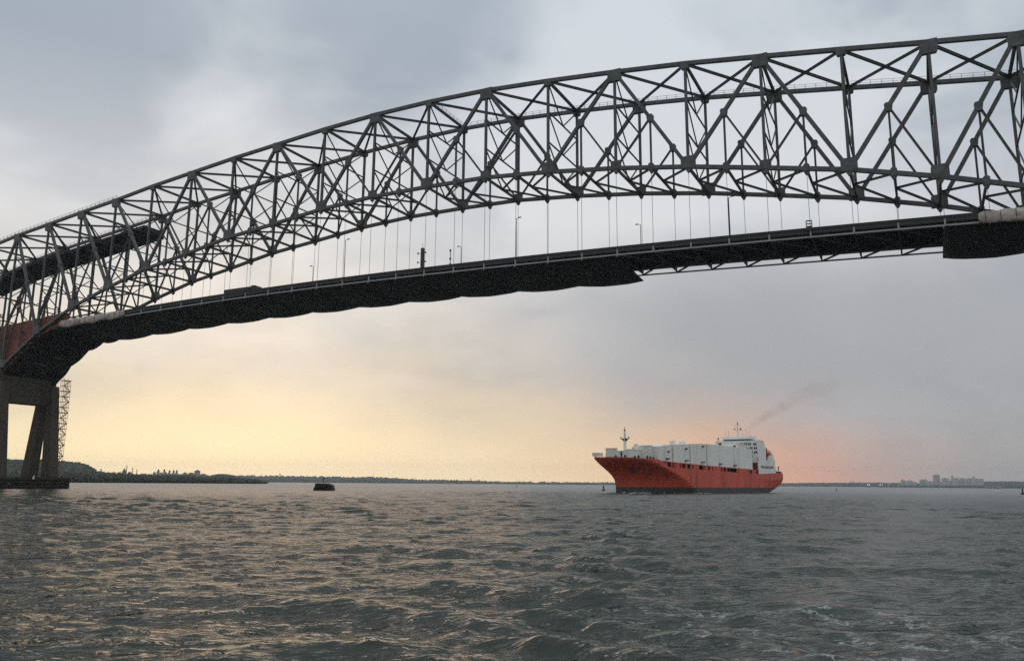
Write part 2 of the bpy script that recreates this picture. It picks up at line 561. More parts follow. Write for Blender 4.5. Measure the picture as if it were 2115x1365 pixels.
def build_water():
    rows = [18.0]
    D = rows[0]
    while D < 45000:
        dv = max(4.0, D - 14.0)
        st = 0.06 + 0.0034 * max(0.0, dv - 12) + 0.00004 * max(0.0, dv - 330) ** 2
        D += min(st, dv * 0.06)
        rows.append(D)
    rr = np.array(rows)
    na = 760
    aa = np.linspace(-R(46), R(46), na)
    Rr, Aa = np.meshgrid(rr, aa, indexing='ij')
    ang = AX + Aa
    X = APEX[0] + Rr * np.cos(ang)
    Y = APEX[1] + Rr * np.sin(ang)
    dr = np.gradient(rr)
    res = np.maximum(dr[:, None] * 0.8 + 0 * Aa, 0.5 * Rr * (aa[1] - aa[0]))
    Z = wave_height(X, Y, res)
    nr = len(rr)
    V = np.stack([X, Y, Z], -1).reshape(-1, 3)
    i, j = np.meshgrid(np.arange(nr - 1), np.arange(na - 1), indexing='ij')
    a = (i * na + j).ravel()
    F = np.stack([a, a + na, a + na + 1, a + 1], -1)
    # the rest of the circle, coarse
    nb = 40
    rb = np.concatenate([[0.0], np.geomspace(18, 45000, 40)])
    ab = np.linspace(R(46), 2 * math.pi - R(46), nb)
    R2, A2 = np.meshgrid(rb, ab, indexing='ij')
    V2 = np.stack([APEX[0] + R2 * np.cos(AX + A2), APEX[1] + R2 * np.sin(AX + A2), 0 * R2], -1).reshape(-1, 3)
    i, j = np.meshgrid(np.arange(len(rb) - 1), np.arange(nb - 1), indexing='ij')
    a2 = (i * nb + j).ravel() + len(V)
    F2 = np.stack([a2, a2 + nb, a2 + nb + 1, a2 + 1], -1)
    # small wedge in front of the apex
    ac = np.linspace(-R(46), R(46), 12)
    V3 = np.concatenate([[[APEX[0], APEX[1], 0]], np.stack([APEX[0] + 18 * np.cos(AX + ac), APEX[1] + 18 * np.sin(AX + ac), 0 * ac], -1)])
    o3 = len(V) + len(V2)
    F3 = np.array([[o3, o3 + 1 + k, o3 + 2 + k, o3 + 2 + k] for k in range(11)])
    V = np.concatenate([V, V2, V3])
    me = bpy.data.meshes.new('water')
    quads = np.concatenate([F, F2])
    nq = len(quads)
    me.vertices.add(len(V))
    me.vertices.foreach_set('co', V.astype(np.float32).ravel())
    tri = F3[:, :3]
    nl = nq * 4 + len(tri) * 3
    me.loops.add(nl)
    me.loops.foreach_set('vertex_index', np.concatenate([quads.ravel(), tri.ravel()]).astype(np.int32))
    me.polygons.add(nq + len(tri))
    ls = np.concatenate([np.arange(nq) * 4, nq * 4 + np.arange(len(tri)) * 3]).astype(np.int32)
    me.polygons.foreach_set('loop_start', ls)
    me.polygons.foreach_set('use_smooth', np.ones(nq + len(tri), dtype=bool))
    me.update(calc_edges=True)
    me.validate()
    print('water verts', len(V))
    m = bpy.data.materials.new('harbour_water')
    m.use_nodes = True
    t = m.node_tree
    t.nodes.clear()
    q = NG(t)
    geo = q.n('ShaderNodeNewGeometry')
    pos = geo.outputs['Position']
    # ripples, stretched along the crests
    wd = AX + R(12)
    px_, py_, _ = q.sep(pos)[:3]
    along = q.m('ADD', q.m('MULTIPLY', px_, math.cos(wd)), q.m('MULTIPLY', py_, math.sin(wd)))
    across = q.m('ADD', q.m('MULTIPLY', px_, -math.sin(wd)), q.m('MULTIPLY', py_, math.cos(wd)))
    rp = q.comb(along, q.m('MULTIPLY', across, 0.38), 0.0)
    n1 = q.noise(rp, 0.9, 3.0, 0.55, 0.3)
    n2 = q.noise(q.vm('ADD', rp, (11, 7, 0)), 3.2, 3.0, 0.6, 0.4)
    n3 = q.noise(q.vm('ADD', rp, (3, 19, 0)), 0.22, 3.0, 0.55, 0.2)
    h = q.m('ADD', q.m('ADD', q.m('MULTIPLY', n1, 0.22), q.m('MULTIPLY', n2, 0.115)), q.m('MULTIPLY', n3, 0.65))
    b = q.n('ShaderNodeBump')
    b.inputs['Strength'].default_value = 1.0
    b.inputs['Distance'].default_value = 1.0
    su = q.m('ADD', q.m('MULTIPLY', q.m('SUBTRACT', px_, float(SW0[0])), float(SWD[0])), q.m('MULTIPLY', q.m('SUBTRACT', py_, float(SW0[1])), float(SWD[1])))
    sv = q.m('ADD', q.m('MULTIPLY', q.m('SUBTRACT', px_, float(SW0[0])), float(SWN[0])), q.m('MULTIPLY', q.m('SUBTRACT', py_, float(SW0[1])), float(SWN[1])))
    sr = q.m('DIVIDE', sv, q.m('ADD', 2.2, q.m('MULTIPLY', q.m('MAXIMUM', su, 0.0), 0.05)))
    smask = q.m('MULTIPLY', q.m('EXPONENT', q.m('MULTIPLY', q.m('MULTIPLY', sr, sr), -1.0)), q.rng(su, 0.0, 14.0))
    h = q.m('MULTIPLY', h, q.m('SUBTRACT', 1.0, q.m('MULTIPLY', smask, 0.55)))
    q.put(b.inputs['Height'], h)
    # foam of the boat's own wash: lacy threads in a patch astern, flecks elsewhere
    def wpt(x, d):
        p = on_ground(x, d)
        return (float(p[0]), float(p[1]), 0.0)
    flat = q.vm('MULTIPLY', pos, (1, 1, 0))
    fwarp = q.vm('ADD', flat, q.vm('SCALE', q.noise(flat, 0.5, 3.0, 0.5, 0, True), scale=1.3))
    ridge = q.m('ABSOLUTE', q.m('SUBTRACT', q.noise(fwarp, 0.62, 4.0, 0.62), 0.5))
    lace = q.rng(ridge, 0.0, 0.024, 1.0, 0.0)
    breakup = q.rng(q.noise(q.vm('ADD', flat, (40, 3, 0)), 0.75, 4.0, 0.65), 0.44, 0.56, 0.0, 1.0)
    fine = q.rng(q.noise(flat, 14.0, 3.0, 0.7), 0.36, 0.54, 0.0, 1.0)
    fm = None
    for (x, d, r_) in ((1640, 18.5, 4.4), (1830, 19.0, 4.0), (1480, 18.5, 3.2), (1760, 24, 4.0), (1400, 22, 3.0), (1980, 22, 3.4)):
        dist = q.vm('DISTANCE', flat, wpt(x, d))
        k = q.rng(dist, r_ * 0.25, r_, 1.0, 0.0, True)
        fm = k if fm is None else q.m('MAXIMUM', fm, k)
    foam = q.m('MULTIPLY', q.m('MULTIPLY', lace, breakup), q.m('MULTIPLY', fm, fine))
    foam = q.m('MULTIPLY', foam, 0.62, clamp=True)
    murk = q.noise(q.vm('SCALE', flat, scale=0.03), 1.0, 2.0)
    bc = q.mix(murk, (0.017, 0.027, 0.019), (0.023, 0.034, 0.024))
    bc = q.mix(foam, bc, (0.72, 0.74, 0.74))
    # a wind-ruffled sea hides its far slopes, so its mirror part stays well below that of a flat pool
    off_ = q.vm('DISTANCE', flat, (float(CAM[0]), float(CAM[1]), 0.0))
    dif = q.n('ShaderNodeBsdfDiffuse')
    q.put(dif.inputs['Color'], bc)
    gl = q.n('ShaderNodeBsdfGlossy')
    q.put(gl.inputs['Roughness'], q.rng(off_, 15.0, 600.0, 0.06, 0.34))
    q.put(gl.inputs['Normal'], b.outputs[0])
    frs = q.n('ShaderNodeFresnel')
    frs.inputs['IOR'].default_value = 1.333
    q.put(frs.inputs['Normal'], b.outputs[0])
    fac = q.m('MULTIPLY', q.m('MINIMUM', q.m('MULTIPLY', frs.outputs[0], 0.95), 0.49), q.m('SUBTRACT', 1.0, foam))
    mx = q.n('ShaderNodeMixShader')
    q.put(mx.inputs[0], fac)
    t.links.new(dif.outputs[0], mx.inputs[1])
    t.links.new(gl.outputs[0], mx.inputs[2])
    o = q.n('ShaderNodeOutputMaterial')
    t.links.new(mx.outputs[0], o.inputs[0])
    ob = link('water', me, m)
    tag(ob, kind='structure', label='choppy grey green harbour water with a boat wake')
    return ob


build_water()

# ------------------------------------------------------------------ the bridge
TW = 19.716                                                  # spacing of the two trusses
BX = [-184.94, -166.3, -147.71, -129.18, -110.58, -91.71, -72.84, -54.1, -35.18, -16.28, 2.43, 21.11, 39.66, 58.1, 76.12, 93.7, 111.06, 128.13, 144.09, 159.8, 175.4]
BU = [92.53, 94.38, 96.24, 98.02, 100.16, 101.79, 103.45, 104.66, 105.93, 106.63, 106.63, 105.91, 104.37, 102.51, 100.4, 97.85, 95.23, 92.55, 90.2, 88.4, 86.8]
BL = [41.41, 52.7, 60.57, 65.93, 70.45, 73.34, 76.48, 78.28, 80.27, 81.15, 81.09, 80.65, 78.98, 76.74, 73.93, 70.51, 67.05, 62.54, 57.6, 50.5, 41.0]
NP = 20
nodeX, nodeU, nodeL = {}, {}, {}
for i in range(NP + 1):
    nodeX[i], nodeU[i], nodeL[i] = BX[i], BU[i] + EYE, BL[i] + EYE
side_u = [90.0, 86.6, 82.5, 78.5]
side_l = [52.7, 59.0, 61.5, 62.0]
for k in range(4):                                           # first panels of the side spans
    nodeX[-1 - k] = BX[0] - 18.4 * (k + 1)
    nodeU[-1 - k] = side_u[k] + EYE
    nodeL[-1 - k] = side_l[k] + EYE
for k in range(3):
    nodeX[NP + 1 + k] = BX[NP] + 16.5 * (k + 1)
    nodeU[NP + 1 + k] = BU[NP] - 3.0 * (k + 1) + EYE
    nodeL[NP + 1 + k] = side_l[k] - 1.5 + EYE
IMIN, IMAX = -4, NP + 3

# deck profile: level of the edge chord under the deck
_dp = np.polyfit([-119, -68, -45, -16, 21.4, 48.8, 75.4, 104.8, 134], [58.3, 59.2, 59.45, 59.45, 58.9, 58.1, 57.3, 56.25, 55.2], 3)
_dl = float(np.polyval(_dp, -119.0))
_dls = float(np.polyval(np.polyder(_dp), -119.0))
_dr = float(np.polyval(_dp, 134.0))
_drs = float(np.polyval(np.polyder(_dp), 134.0))


def deck_z(x):
    if x < -119:
        return _dl + _dls * (x + 119)
    if x > 134:
        return _dr + _drs * (x - 134)
    return float(np.polyval(_dp, x))


bridge = empty('bridge', (0, TW / 2, 0))
tag(bridge, 'long grey steel truss arch bridge with a suspended road deck crossing the harbour', 'bridge')
BI = Matrix.Translation((0, TW / 2, 0)).inverted()
ST, SD = M['steel'], M['steel_dark']


def PU(i, y):
    return (nodeX[i], y, nodeU[i])


def PL(i, y):
    """lower chord point; half indices are mid panel"""
    a = math.floor(i)
    if abs(i - a) < 1e-6:
        return (nodeX[a], y, nodeL[a])
    return ((nodeX[a] + nodeX[a + 1]) / 2, y, (nodeL[a] + nodeL[a + 1]) / 2)


def mem(name, p0, p1, w, h, sec='box', m=None, up=(0, 0, 1)):
    return member(name, p0, p1, w * 0.9, h * 0.88, m or ST, bridge, BI, sec, up)


def gusset(p, wx, hz, y, shape=0):
    """plate pair over a node: one octagonal slab slightly wider than the members"""
    mb = MB()
    x, _, z = p
    c = 0.28
    if shape == 0:
        poly = [(-.5, .30), (-.30, .5), (.30, .5), (.5, .30), (.40, -.28), (.26, -.5), (-.26, -.5), (-.40, -.28)]
    elif shape == 1:                                         # top node: straight top, cut lower corners
        poly = [(-.5, .42), (-.5, -.28), (-.40, -.5), (.40, -.5), (.5, -.28), (.5, .42)]
    else:                                                    # bottom node
        poly = [(-.5, -.42), (.5, -.42), (.5, .30), (.42, .5), (-.42, .5), (-.5, .30)]
    mb.prism([(a * wx, b * hz) for a, b in poly], -0.5, 0.5)
    o = mb.build('gusset_plate', ST, bridge, BI)
    o.location = (x, y, z)
    return o


def panel_diag(i):
    """which way the main diagonal of panel i..i+1 runs: 'u' = upper node at i, 'l' = upper node at i+1"""
    if i < -0.5:
        return 'l'                                           # side span: from U(i+1) down to L(i)
    if i < 4:
        return 'u'
    if i >= NP:
        return 'u'
    if i >= NP - 4:
        return 'l'
    # Warren in the middle: odd nodes carry the upper ends
    return 'u' if i % 2 == 1 else 'l'


for y in (0.0, TW):
    for i in range(IMIN, IMAX):
        mem('top_chord', PU(i, y), PU(i + 1, y), 0.95, 1.10)
        for a in (i, i + 0.5):
            mem('bottom_chord', PL(a, y), PL(a + 0.5, y), 0.95, 1.05)
        if panel_diag(i) == 'u':
            pu, pl, foot = PU(i, y), PL(i + 1, y), PL(i, y)
        else:
            pu, pl, foot = PU(i + 1, y), PL(i, y), PL(i + 1, y)
        mem('diagonal', pu, pl, 0.86, 0.98)
        mid = tuple((pu[k] + pl[k]) / 2 for k in range(3))
        lm = PL(i + 0.5, y)
        # the sub panel hangs off the middle of the diagonal
        t = (lm[0] - pu[0]) / (pl[0] - pu[0])
        mid = tuple(pu[k] + (pl[k] - pu[k]) * t for k in range(3))
        mem('sub_post', mid, lm, 0.46, 0.5, 'h')
        mem('sub_diagonal', mid, foot, 0.5, 0.52, 'h')
        gusset((mid[0], y, mid[2] - 0.2), 1.7, 2.0, y)
        gusset((lm[0], y, lm[2] + 0.15), 1.35, 1.9, y, 0)
    for i in range(IMIN, IMAX + 1):
        mem('vertical_post', PL(i, y), PU(i, y), 0.66, 0.74, 'h', up=(0, 1, 0))
        warren_top = (i % 2 == 1 and 4 < i < NP - 4) or i <= 3 or i >= NP - 3
        big = 1.0 if warren_top else 0.55
        gusset((nodeX[i], y, nodeU[i] - 0.95 * big), 3.3 * big + 0.2, 3.1 * big + 0.3, y, 1)
        low_big = 1.0 if ((i % 2 == 0 and 3 < i < NP - 3) or i <= 4 or i >= NP - 4) else 0.72
        gusset((nodeX[i], y, nodeL[i] + 0.95 * low_big), 3.3 * low_big + 0.1, 3.2 * low_big, y, 2)

# top laterals, bottom laterals, sway frames
for i in range(IMIN, IMAX + 1):
    mem('top_strut', PU(i, 0.4), PU(i, TW - 0.4), 0.7, 0.75, 'h')
    if i < IMAX:
        mem('top_lateral', PU(i, 0.3), PU(i + 1, TW - 0.3), 0.62, 0.66, 'h')
        mem('top_lateral', PU(i, TW - 0.3), PU(i + 1, 0.3), 0.60, 0.60, 'h')
    for a in ((i, i + 0.5) if i < IMAX else (i,)):
        mem('bottom_strut', PL(a, 0.4), PL(a, TW - 0.4), 0.5, 0.75, 'h')
        outward = 0.5 if a >= NP / 2 else -0.5
        if IMIN <= a + outward <= IMAX:
            c = PL(a, TW / 2)
            mem('bottom_lateral', c, PL(a + outward, 0.3), 0.42, 0.55, 'h')
            mem('bottom_lateral', c, PL(a + outward, TW - 0.3), 0.42, 0.55, 'h')
    zt, zb = nodeU[i] - 0.3, nodeL[i]
    nt_ = max(2, round((zt - zb) / 9.0))
    for k in range(nt_):
        za = zt - (zt - zb) * k / nt_
        zc = zt - (zt - zb) * (k + 1) / nt_
        x = nodeX[i]
        if k < nt_ - 1:
            mem('sway_strut', (x, 0.3, zc), (x, TW - 0.3, zc), 0.34, 0.38, 'h')
        mem('sway_brace', (x, 0.3, za - 0.4), (x, TW / 2, zc), 0.30, 0.34, 'h')
        mem('sway_brace', (x, TW - 0.3, za - 0.4), (x, TW / 2, zc), 0.30, 0.34, 'h')

# hangers from every lower node above the deck
for y in (0.0, TW):
    for a2 in range(0, 2 * NP + 1):
        a = a2 / 2
        p = PL(a, y)
        zd = deck_z(p[0])
        if p[2] - 1.0 > zd + 2.5:
            for off in (0.0,):
                mem('hanger', (p[0] + off, y, p[2] - 0.4), (p[0] + off, y, zd + 0.4), 0.12, 0.12, 'round', M['cable'])
            mb = MB()
            mb.prism([(-0.75, 0), (0.75, 0), (0.22, -1.0), (-0.22, -1.0)], -0.35, 0.35)
            o = mb.build('hanger_bracket', ST, bridge, BI)
            o.location = (p[0], y, p[2] - 0.45)

# walkway rails on the far top chord and the small rail on the left of the near one
def handrail(i, y, f0=0.0, f1=1.0):
    mb = MB()
    a, b = Vector(PU(i, y)), Vector(PU(i + 1, y))
    a, b = a.lerp(b, f0), a.lerp(b, f1)
    n = max(2, int((b - a).length / 2.3))
    for k in range(n + 1):
        p = a.lerp(b, k / n)
        mb.bar(p + Vector((0, 0, 0.5)), p + Vector((0, 0, 1.75)), 0.09)
    for hgt in (1.1, 1.7):
        mb.bar(a + Vector((0, 0, hgt)), b + Vector((0, 0, hgt)), 0.055)
    mb.build('handrail', SD, bridge, BI)


for i in range(10, IMAX):
    handrail(i, TW)
for i in range(-3, 3):
    handrail(i, 0.0)
    handrail(i, TW)
mb = MB()                                                    # rail that climbs the strut from node 10
a, b = Vector(PU(10, TW)), Vector(PU(10, TW * 0.25))
for k in range(8):
    p = a.lerp(b, k / 7)
    mb.bar(p + Vector((0, 0, 0.35)), p + Vector((0, 0, 1.6)), 0.08)
for hgt in (1.0, 1.55):
    mb.bar(a + Vector((0, 0, hgt)), b + Vector((0, 0, hgt)), 0.055)
mb.build('handrail', SD, bridge, BI)

# ---- road deck
XA, XB = nodeX[IMIN], nodeX[IMAX]
xs = np.arange(XA, XB, 4.5)


def ribbon(mb, y0, y1, z0, z1, x0=XA, x1=XB, step=4.5):
    """a strip that follows the deck profile; z0,z1 above deck_z"""
    n = max(1, int((x1 - x0) / step))
    X = [x0 + (x1 - x0) * k / n for k in range(n + 1)]
    vs, fs = [], []
    for x in X:
        d = deck_z(x)
        vs += [(x, y0, d + z0), (x, y1, d + z0), (x, y1, d + z1), (x, y0, d + z1)]
    for k in range(n):
        b = 4 * k
        for q in range(4):
            fs.append((b + q, b + (q + 1) % 4, b + 4 + (q + 1) % 4, b + 4 + q))
    fs += [(0, 1, 2, 3), tuple(4 * n + q for q in (3, 2, 1, 0))]
    mb.add(vs, fs)


mb = MB()
ribbon(mb, 1.6, TW - 1.6, 1.05, 1.30)
deck = mb.build('deck', M['asphalt'], bridge, BI)
ID = Matrix.Identity(4)


def deckpart(name, mb, m):
    return mb.build(name, m, deck, ID)


for k in range(8):
    mb = MB()
    y = 2.2 + (TW - 4.4) * k / 7
    ribbon(mb, y - 0.15, y + 0.15, 0.85, 1.045)
    deckpart('stringer', mb, SD)
for y0, y1 in ((1.25, 1.595), (TW - 1.595, TW - 1.25)):
    mb = MB()
    ribbon(mb, y0, y1, 1.0, 2.0)
    deckpart('parapet', mb, M['parapet'])
for y in (0.0, TW):
    ex = -151.0 if y == 0.0 else XA
    mb = MB()
    dz_ = -0.45 if y > 1 else 0.0
    ribbon(mb, y - 0.16, y + 0.16, -0.17 + dz_, 0.17 + dz_, ex)
    deckpart('edge_chord', mb, M['rail'])
    mb = MB()
    ribbon(mb, y - 0.10, y + 0.10, 0.85, 1.25, ex)
    deckpart('fascia_beam', mb, SD)
    mb = MB()
    ribbon(mb, y - 0.06, y + 0.06, 1.55, 1.66, ex)
    ribbon(mb, y - 0.06, y + 0.06, 2.02, 2.13, ex)
    deckpart('hand_rail', mb, SD)
    mb = MB()
    ribbon(mb, y + 0.07, y + 0.10, 1.24, 2.04, ex)
    deckpart('rail_screen', mb, SD)
    mb = MB()
    x = ex
    while x < XB:
        d = deck_z(x)
        mb.box(x - 0.05, x + 0.05, y - 0.05, y + 0.05, d + 1.25, d + 2.1)
        x += 1.55
    tag(deckpart('rail_post', mb, SD), kind='stuff')
for a2 in range(2 * IMIN, 2 * IMAX + 1):
    p = PL(a2 / 2, 0.0)
    x, d = p[0], deck_z(p[0])
    member('floor_beam', (x, 0.2, d + 0.42), (x, TW - 0.2, d + 0.42), 0.35, 1.05, SD, deck, ID, 'h')
    for y in ((0.0, TW) if x > -151 else (TW,)):
        member('deck_post', (x, y, d - (0.45 if y > 1 else 0.0)), (x, y, d + 1.35), 0.34, 0.34, M['rail'], deck, ID, 'box')
    if a2 < 2 * IMAX:
        q = PL(a2 / 2 + 0.5, 0.0)
        dq = deck_z(q[0])
        for y in (0.0, TW):
            member('deck_lateral', (x, y, d - (0.45 if y > 1 else 0.0)), (q[0], TW / 2, dq), 0.34, 0.36, M['steel'], deck, ID, 'h')

# ------------------------------------------------------------------ piers


def build_pier(cx, sgn):
    top = 39.2
    p = empty('bridge_pier', (cx, TW / 2, 0))
    pi = Matrix.Translation((cx, TW / 2, 0)).inverted()
    for y in (0.0, TW):
        for sx in (1, -1):
            mb = MB()
            # splayed column: widens towards the base
            t0, t1 = (sx * 0.9, sx * 3.9)
            b0, b1 = (sx * 4.0, sx * 9.6)
            hw0, hw1 = 1.55, 1.75
            vs = []
            for (xa, xb, hw, z) in ((b0, b1, hw1, 0.5), (t0, t1, hw0, top)):
                lo, hi = min(xa, xb), max(xa, xb)
                vs += [(cx + lo, y - hw, z), (cx + hi, y - hw, z), (cx + hi, y + hw, z), (cx + lo, y + hw, z)]
            mb.add(vs, [(3, 2, 1, 0), (4, 5, 6, 7), (0, 1, 5, 4), (1, 2, 6, 5), (2, 3, 7, 6), (3, 0, 4, 7)])
            mb.build('column', M['concrete'], p, pi)
        # bearing pedestals and shoes
        mb = MB()
        mb.box(cx - 2.2, cx + 2.2, y - 1.4, y + 1.4, top, top + 2.6)
        mb.build('bearing_pedestal', M['concrete'], p, pi)
        mb = MB()
        mb.prism([(cx - 1.5, top + 2.6), (cx + 1.5, top + 2.6), (cx + 0.6, top + 5.6), (cx - 0.6, top + 5.6)], y - 0.8, y + 0.8)
        mb.build('bearing', SD, p, pi)
    mb = MB()
    mb.box(cx - 3.4, cx + 3.4, 1.56, TW - 1.56, top - 7.6, top + 2.2)
    mb.build('cap_beam', M['concrete'], p, pi)
    mb = MB()
    mb.box(cx - 11.0, cx + 11.0, -2.8, TW + 2.8, -2.0, 1.6)
    mb.build('footing', M['concrete'], p, pi)
    return p


pl_ = build_pier(-185.6, 1)
tag(pl_, 'brown concrete portal pier with splayed legs at the left edge', 'bridge pier', 'piers carrying the main span')
pr_ = build_pier(BX[NP] + 0.6, 1)
tag(pr_, 'concrete portal pier under the right end of the main span', 'bridge pier', 'piers carrying the main span')

# timber fender round the left pier: piles and walings
fr = empty('pier_fender', (-185.6, TW / 2, 0))
tag(fr, 'dark timber fender wall around the foot of the left pier', 'fender')
FI = Matrix.Translation((-185.6, TW / 2, 0)).inverted()
fx0, fx1, fy0, fy1 = -199.0, -172.3, -3.9, TW + 3.4
corners = [(fx0, fy0), (fx1, fy0), (fx1, fy1), (fx0, fy1)]
pm = MB().tube([(0, 0, -1.5), (0, 0, 4.2)], [0.26, 0.21], 7).mesh('pile')
pm.materials.append(M['timber'])
for k in range(4):
    a, b = Vector((*corners[k], 0)), Vector((*corners[(k + 1) % 4], 0))
    n = int((b - a).length / 0.62)
    for j in range(n):
        o = link('pile', pm, None, fr, FI)
        p = a.lerp(b, j / n)
        o.location = (p.x, p.y, rng.uniform(-0.25, 0.12))
    d = (b - a).normalized()
    nrm = Vector((d.y, -d.x, 0))
    for zz in (0.9, 2.3, 3.5):
        member('waling', a + nrm * 0.36 + Vector((0, 0, zz)), b + nrm * 0.36 + Vector((0, 0, zz)), 0.28, 0.42, M['timber'], fr, FI, 'box')
mb = MB()
mb.box(fx0 + 0.4, fx1 - 0.4, fy0 + 0.4, fy1 - 0.4, 3.2, 3.45)
mb.build('walkway', M['timber'], fr, FI)
p = on_y(69, 987, fy0 - 0.6)
mb = MB()
mb.box(-0.35, 0.35, -0.05, 0.05, -0.35, 0.35)
mb.box(-0.05, 0.05, 0.0, 0.3, -0.05, 0.9)
o = mb.build('marker_board', M['pierwhite'], fr, FI)
o.location = tuple(p)

# scaffold tower beside the far leg
sf = empty('scaffold_tower', (-180.5, TW + 3.6, 3.5))
tag(sf, 'thin tube scaffold tower rising beside the right leg of the pier', 'scaffold')
SFI = Matrix.Translation((-180.5, TW + 3.6, 3.5)).inverted()
sx0, sx1, sy0, sy1 = -181.6, -179.4, TW + 1.9, TW + 4.7
zlev = list(np.arange(4.0, 42.5, 2.1))
for x in (sx0, (sx0 + sx1) / 2, sx1):
    for y in (sy0, (sy0 + sy1) / 2, sy1):
        member('standard', (x, y, 3.6), (x, y, 42.5 + rng.uniform(-1.5, 1.0)), 0.15, 0.15, M['scaffold'], sf, SFI, 'round')
for k, z in enumerate(zlev):
    for y in (sy0, sy1):
        member('ledger', (sx0 - 0.2, y, z), (sx1 + 0.2, y, z), 0.14, 0.14, M['scaffold'], sf, SFI, 'round')
    for x in (sx0, sx1):
        member('transom', (x, sy0 - 0.2, z), (x, sy1 + 0.3, z), 0.14, 0.14, M['scaffold'], sf, SFI, 'round')
    if k % 1 == 0:
        mb = MB()
        mb.box(sx0, sx1, sy0, sy1, z - 0.12, z + 0.10)
        if k % 3 != 2:
            mb.build('platform', M['timber'], sf, SFI)
    if k < len(zlev) - 1:
        s = 1 if k % 2 else 0
        ya, yb = (sy0, sy1) if s else (sy1, sy0)
        member('stair_flight', (sx1, ya, z), (sx1, yb, zlev[k + 1]), 0.10, 0.34, M['scaffold'], sf, SFI, 'box')
        member('guard_rail', (sx1 + 0.1, sy0, z + 1.05), (sx1 + 0.1, sy1, z + 1.05), 0.06, 0.06, M['scaffold'], sf, SFI, 'round')

# ------------------------------------------------------------------ painters' containment


def tarp_floor(name, label, stations, near, far, bays=9, m=None, thick=0.10):
    """tarpaulin slung under the deck; stations: x values of the hang points; near/far give (y,z) at x"""
    mb = MB()
    nx = 8
    cols = []
    for k in range(len(stations) - 1):
        for j in range(nx):
            cols.append((stations[k] + (stations[k + 1] - stations[k]) * j / nx, j / nx))
    cols.append((stations[-1], 0.0))
    vs, fs = [], []
    nv = bays + 1
    for (x, f) in cols:
        (yn, zn), (yf, zf) = near(x), far(x)
        for r in range(nv):
            t = r / bays
            sag = 4 * f * (1 - f) * (0.60 * t ** 0.7 + 0.08)
            rip = 0.10 * math.sin(x * 0.9 + r * 2.1) * (0.3 + t)
            vs.append((x, yn + (yf - yn) * t, zn + (zf - zn) * t - sag + rip * 0.25))
    n0 = len(vs)
    vs += [(a, b, c + thick) for a, b, c in vs]
    for i in range(len(cols) - 1):
        for r in range(bays):
            a = i * nv + r
            fs.append((a, a + 1, a + 1 + nv, a + nv))
            fs.append((n0 + a, n0 + a + nv, n0 + a + 1 + nv, n0 + a + 1))
    for i in range(len(cols) - 1):
        for r in (0, bays):
            a = i * nv + r
            fs.append((a, a + nv, n0 + a + nv, n0 + a))
    for i in (0, len(cols) - 1):
        for r in range(bays):
            a = i * nv + r
            fs.append((a, a + 1, n0 + a + 1, n0 + a))
    mb.add(vs, fs)
    mb.smooth = True
    o = mb.build(name, m or M['tarp_dark'])
    tag(o, label, 'tarpaulin')
    # pale strips standing in for bright slits in the sheet, and the clips along its near edge
    rb = random.Random(len(stations))
    for (x, f) in cols[3::5]:
        (yn, zn), (yf, zf) = near(x), far(x)
        t0 = rb.uniform(0.35, 0.75)
        t1 = min(0.97, t0 + rb.uniform(0.10, 0.28))
        pp = []
        for t in (t0, t1):
            sag = 4 * f * (1 - f) * (0.60 * t ** 0.7 + 0.08)
            pp.append((x, yn + (yf - yn) * t, zn + (zf - zn) * t - sag - 0.10))
        bb = MB()
        bb.bar(pp[0], pp[1], 0.16, 0.08)
        bb.build('bright_slit', M['tarp_pale'], o, ID)
    for (x, f) in cols[::4]:
        (yn, zn) = near(x)
        bb = MB()
        bb.box(x - 0.30, x + 0.30, yn - 0.14, yn - 0.04, zn - 0.14, zn + 0.02)
        bb.box(x - 0.05, x + 0.05, yn - 0.14, yn - 0.04, zn - 0.55, zn - 0.14)
        bb.build('clip', M['yellow'], o, ID)
    return o


FY = TW + 0.6
tarp_floor('containment_tarp', 'long black tarpaulin with a scalloped edge slung beneath the left half of the deck',
           [BX[i] for i in range(2, 14)], lambda x: (-0.25, deck_z(x) - 0.25), lambda x: (FY, deck_z(x) - 1.9))
tarp_floor('containment_tarp', 'short black tarpaulin under the deck at the right edge of the picture',
           [BX[17] - 0.4, BX[18], BX[19], BX[20]], lambda x: (-0.25, deck_z(x) - 0.25), lambda x: (FY, deck_z(x) - 1.7))


def low_far(x):
    pts = [(-186.5, 38.9), (-179.9, 42.0), (-174.3, 46.9), (-164.7, 52.4), (-156.5, 55.0), (BX[2], deck_z(BX[2]) - 1.9)]
    return float(np.interp(x, [p[0] for p in pts], [p[1] for p in pts]))


def low_near(x):
    pts = [(-186.5, 42.0), (-182.7, 44.2), (BX[1], nodeL[1] - 1.3), (-156.5, 57.6), (BX[2], deck_z(BX[2]) - 0.25)]
    return float(np.interp(x, [p[0] for p in pts], [p[1] for p in pts]))


tarp_floor('containment_tarp', 'black tarpaulin sloping down along the lower chord to the left pier',
           [-186.5, -179.9, -174.3, -164.7, -156.5, BX[2]], lambda x: (0.3, low_near(x)), lambda x: (FY, low_far(x)))

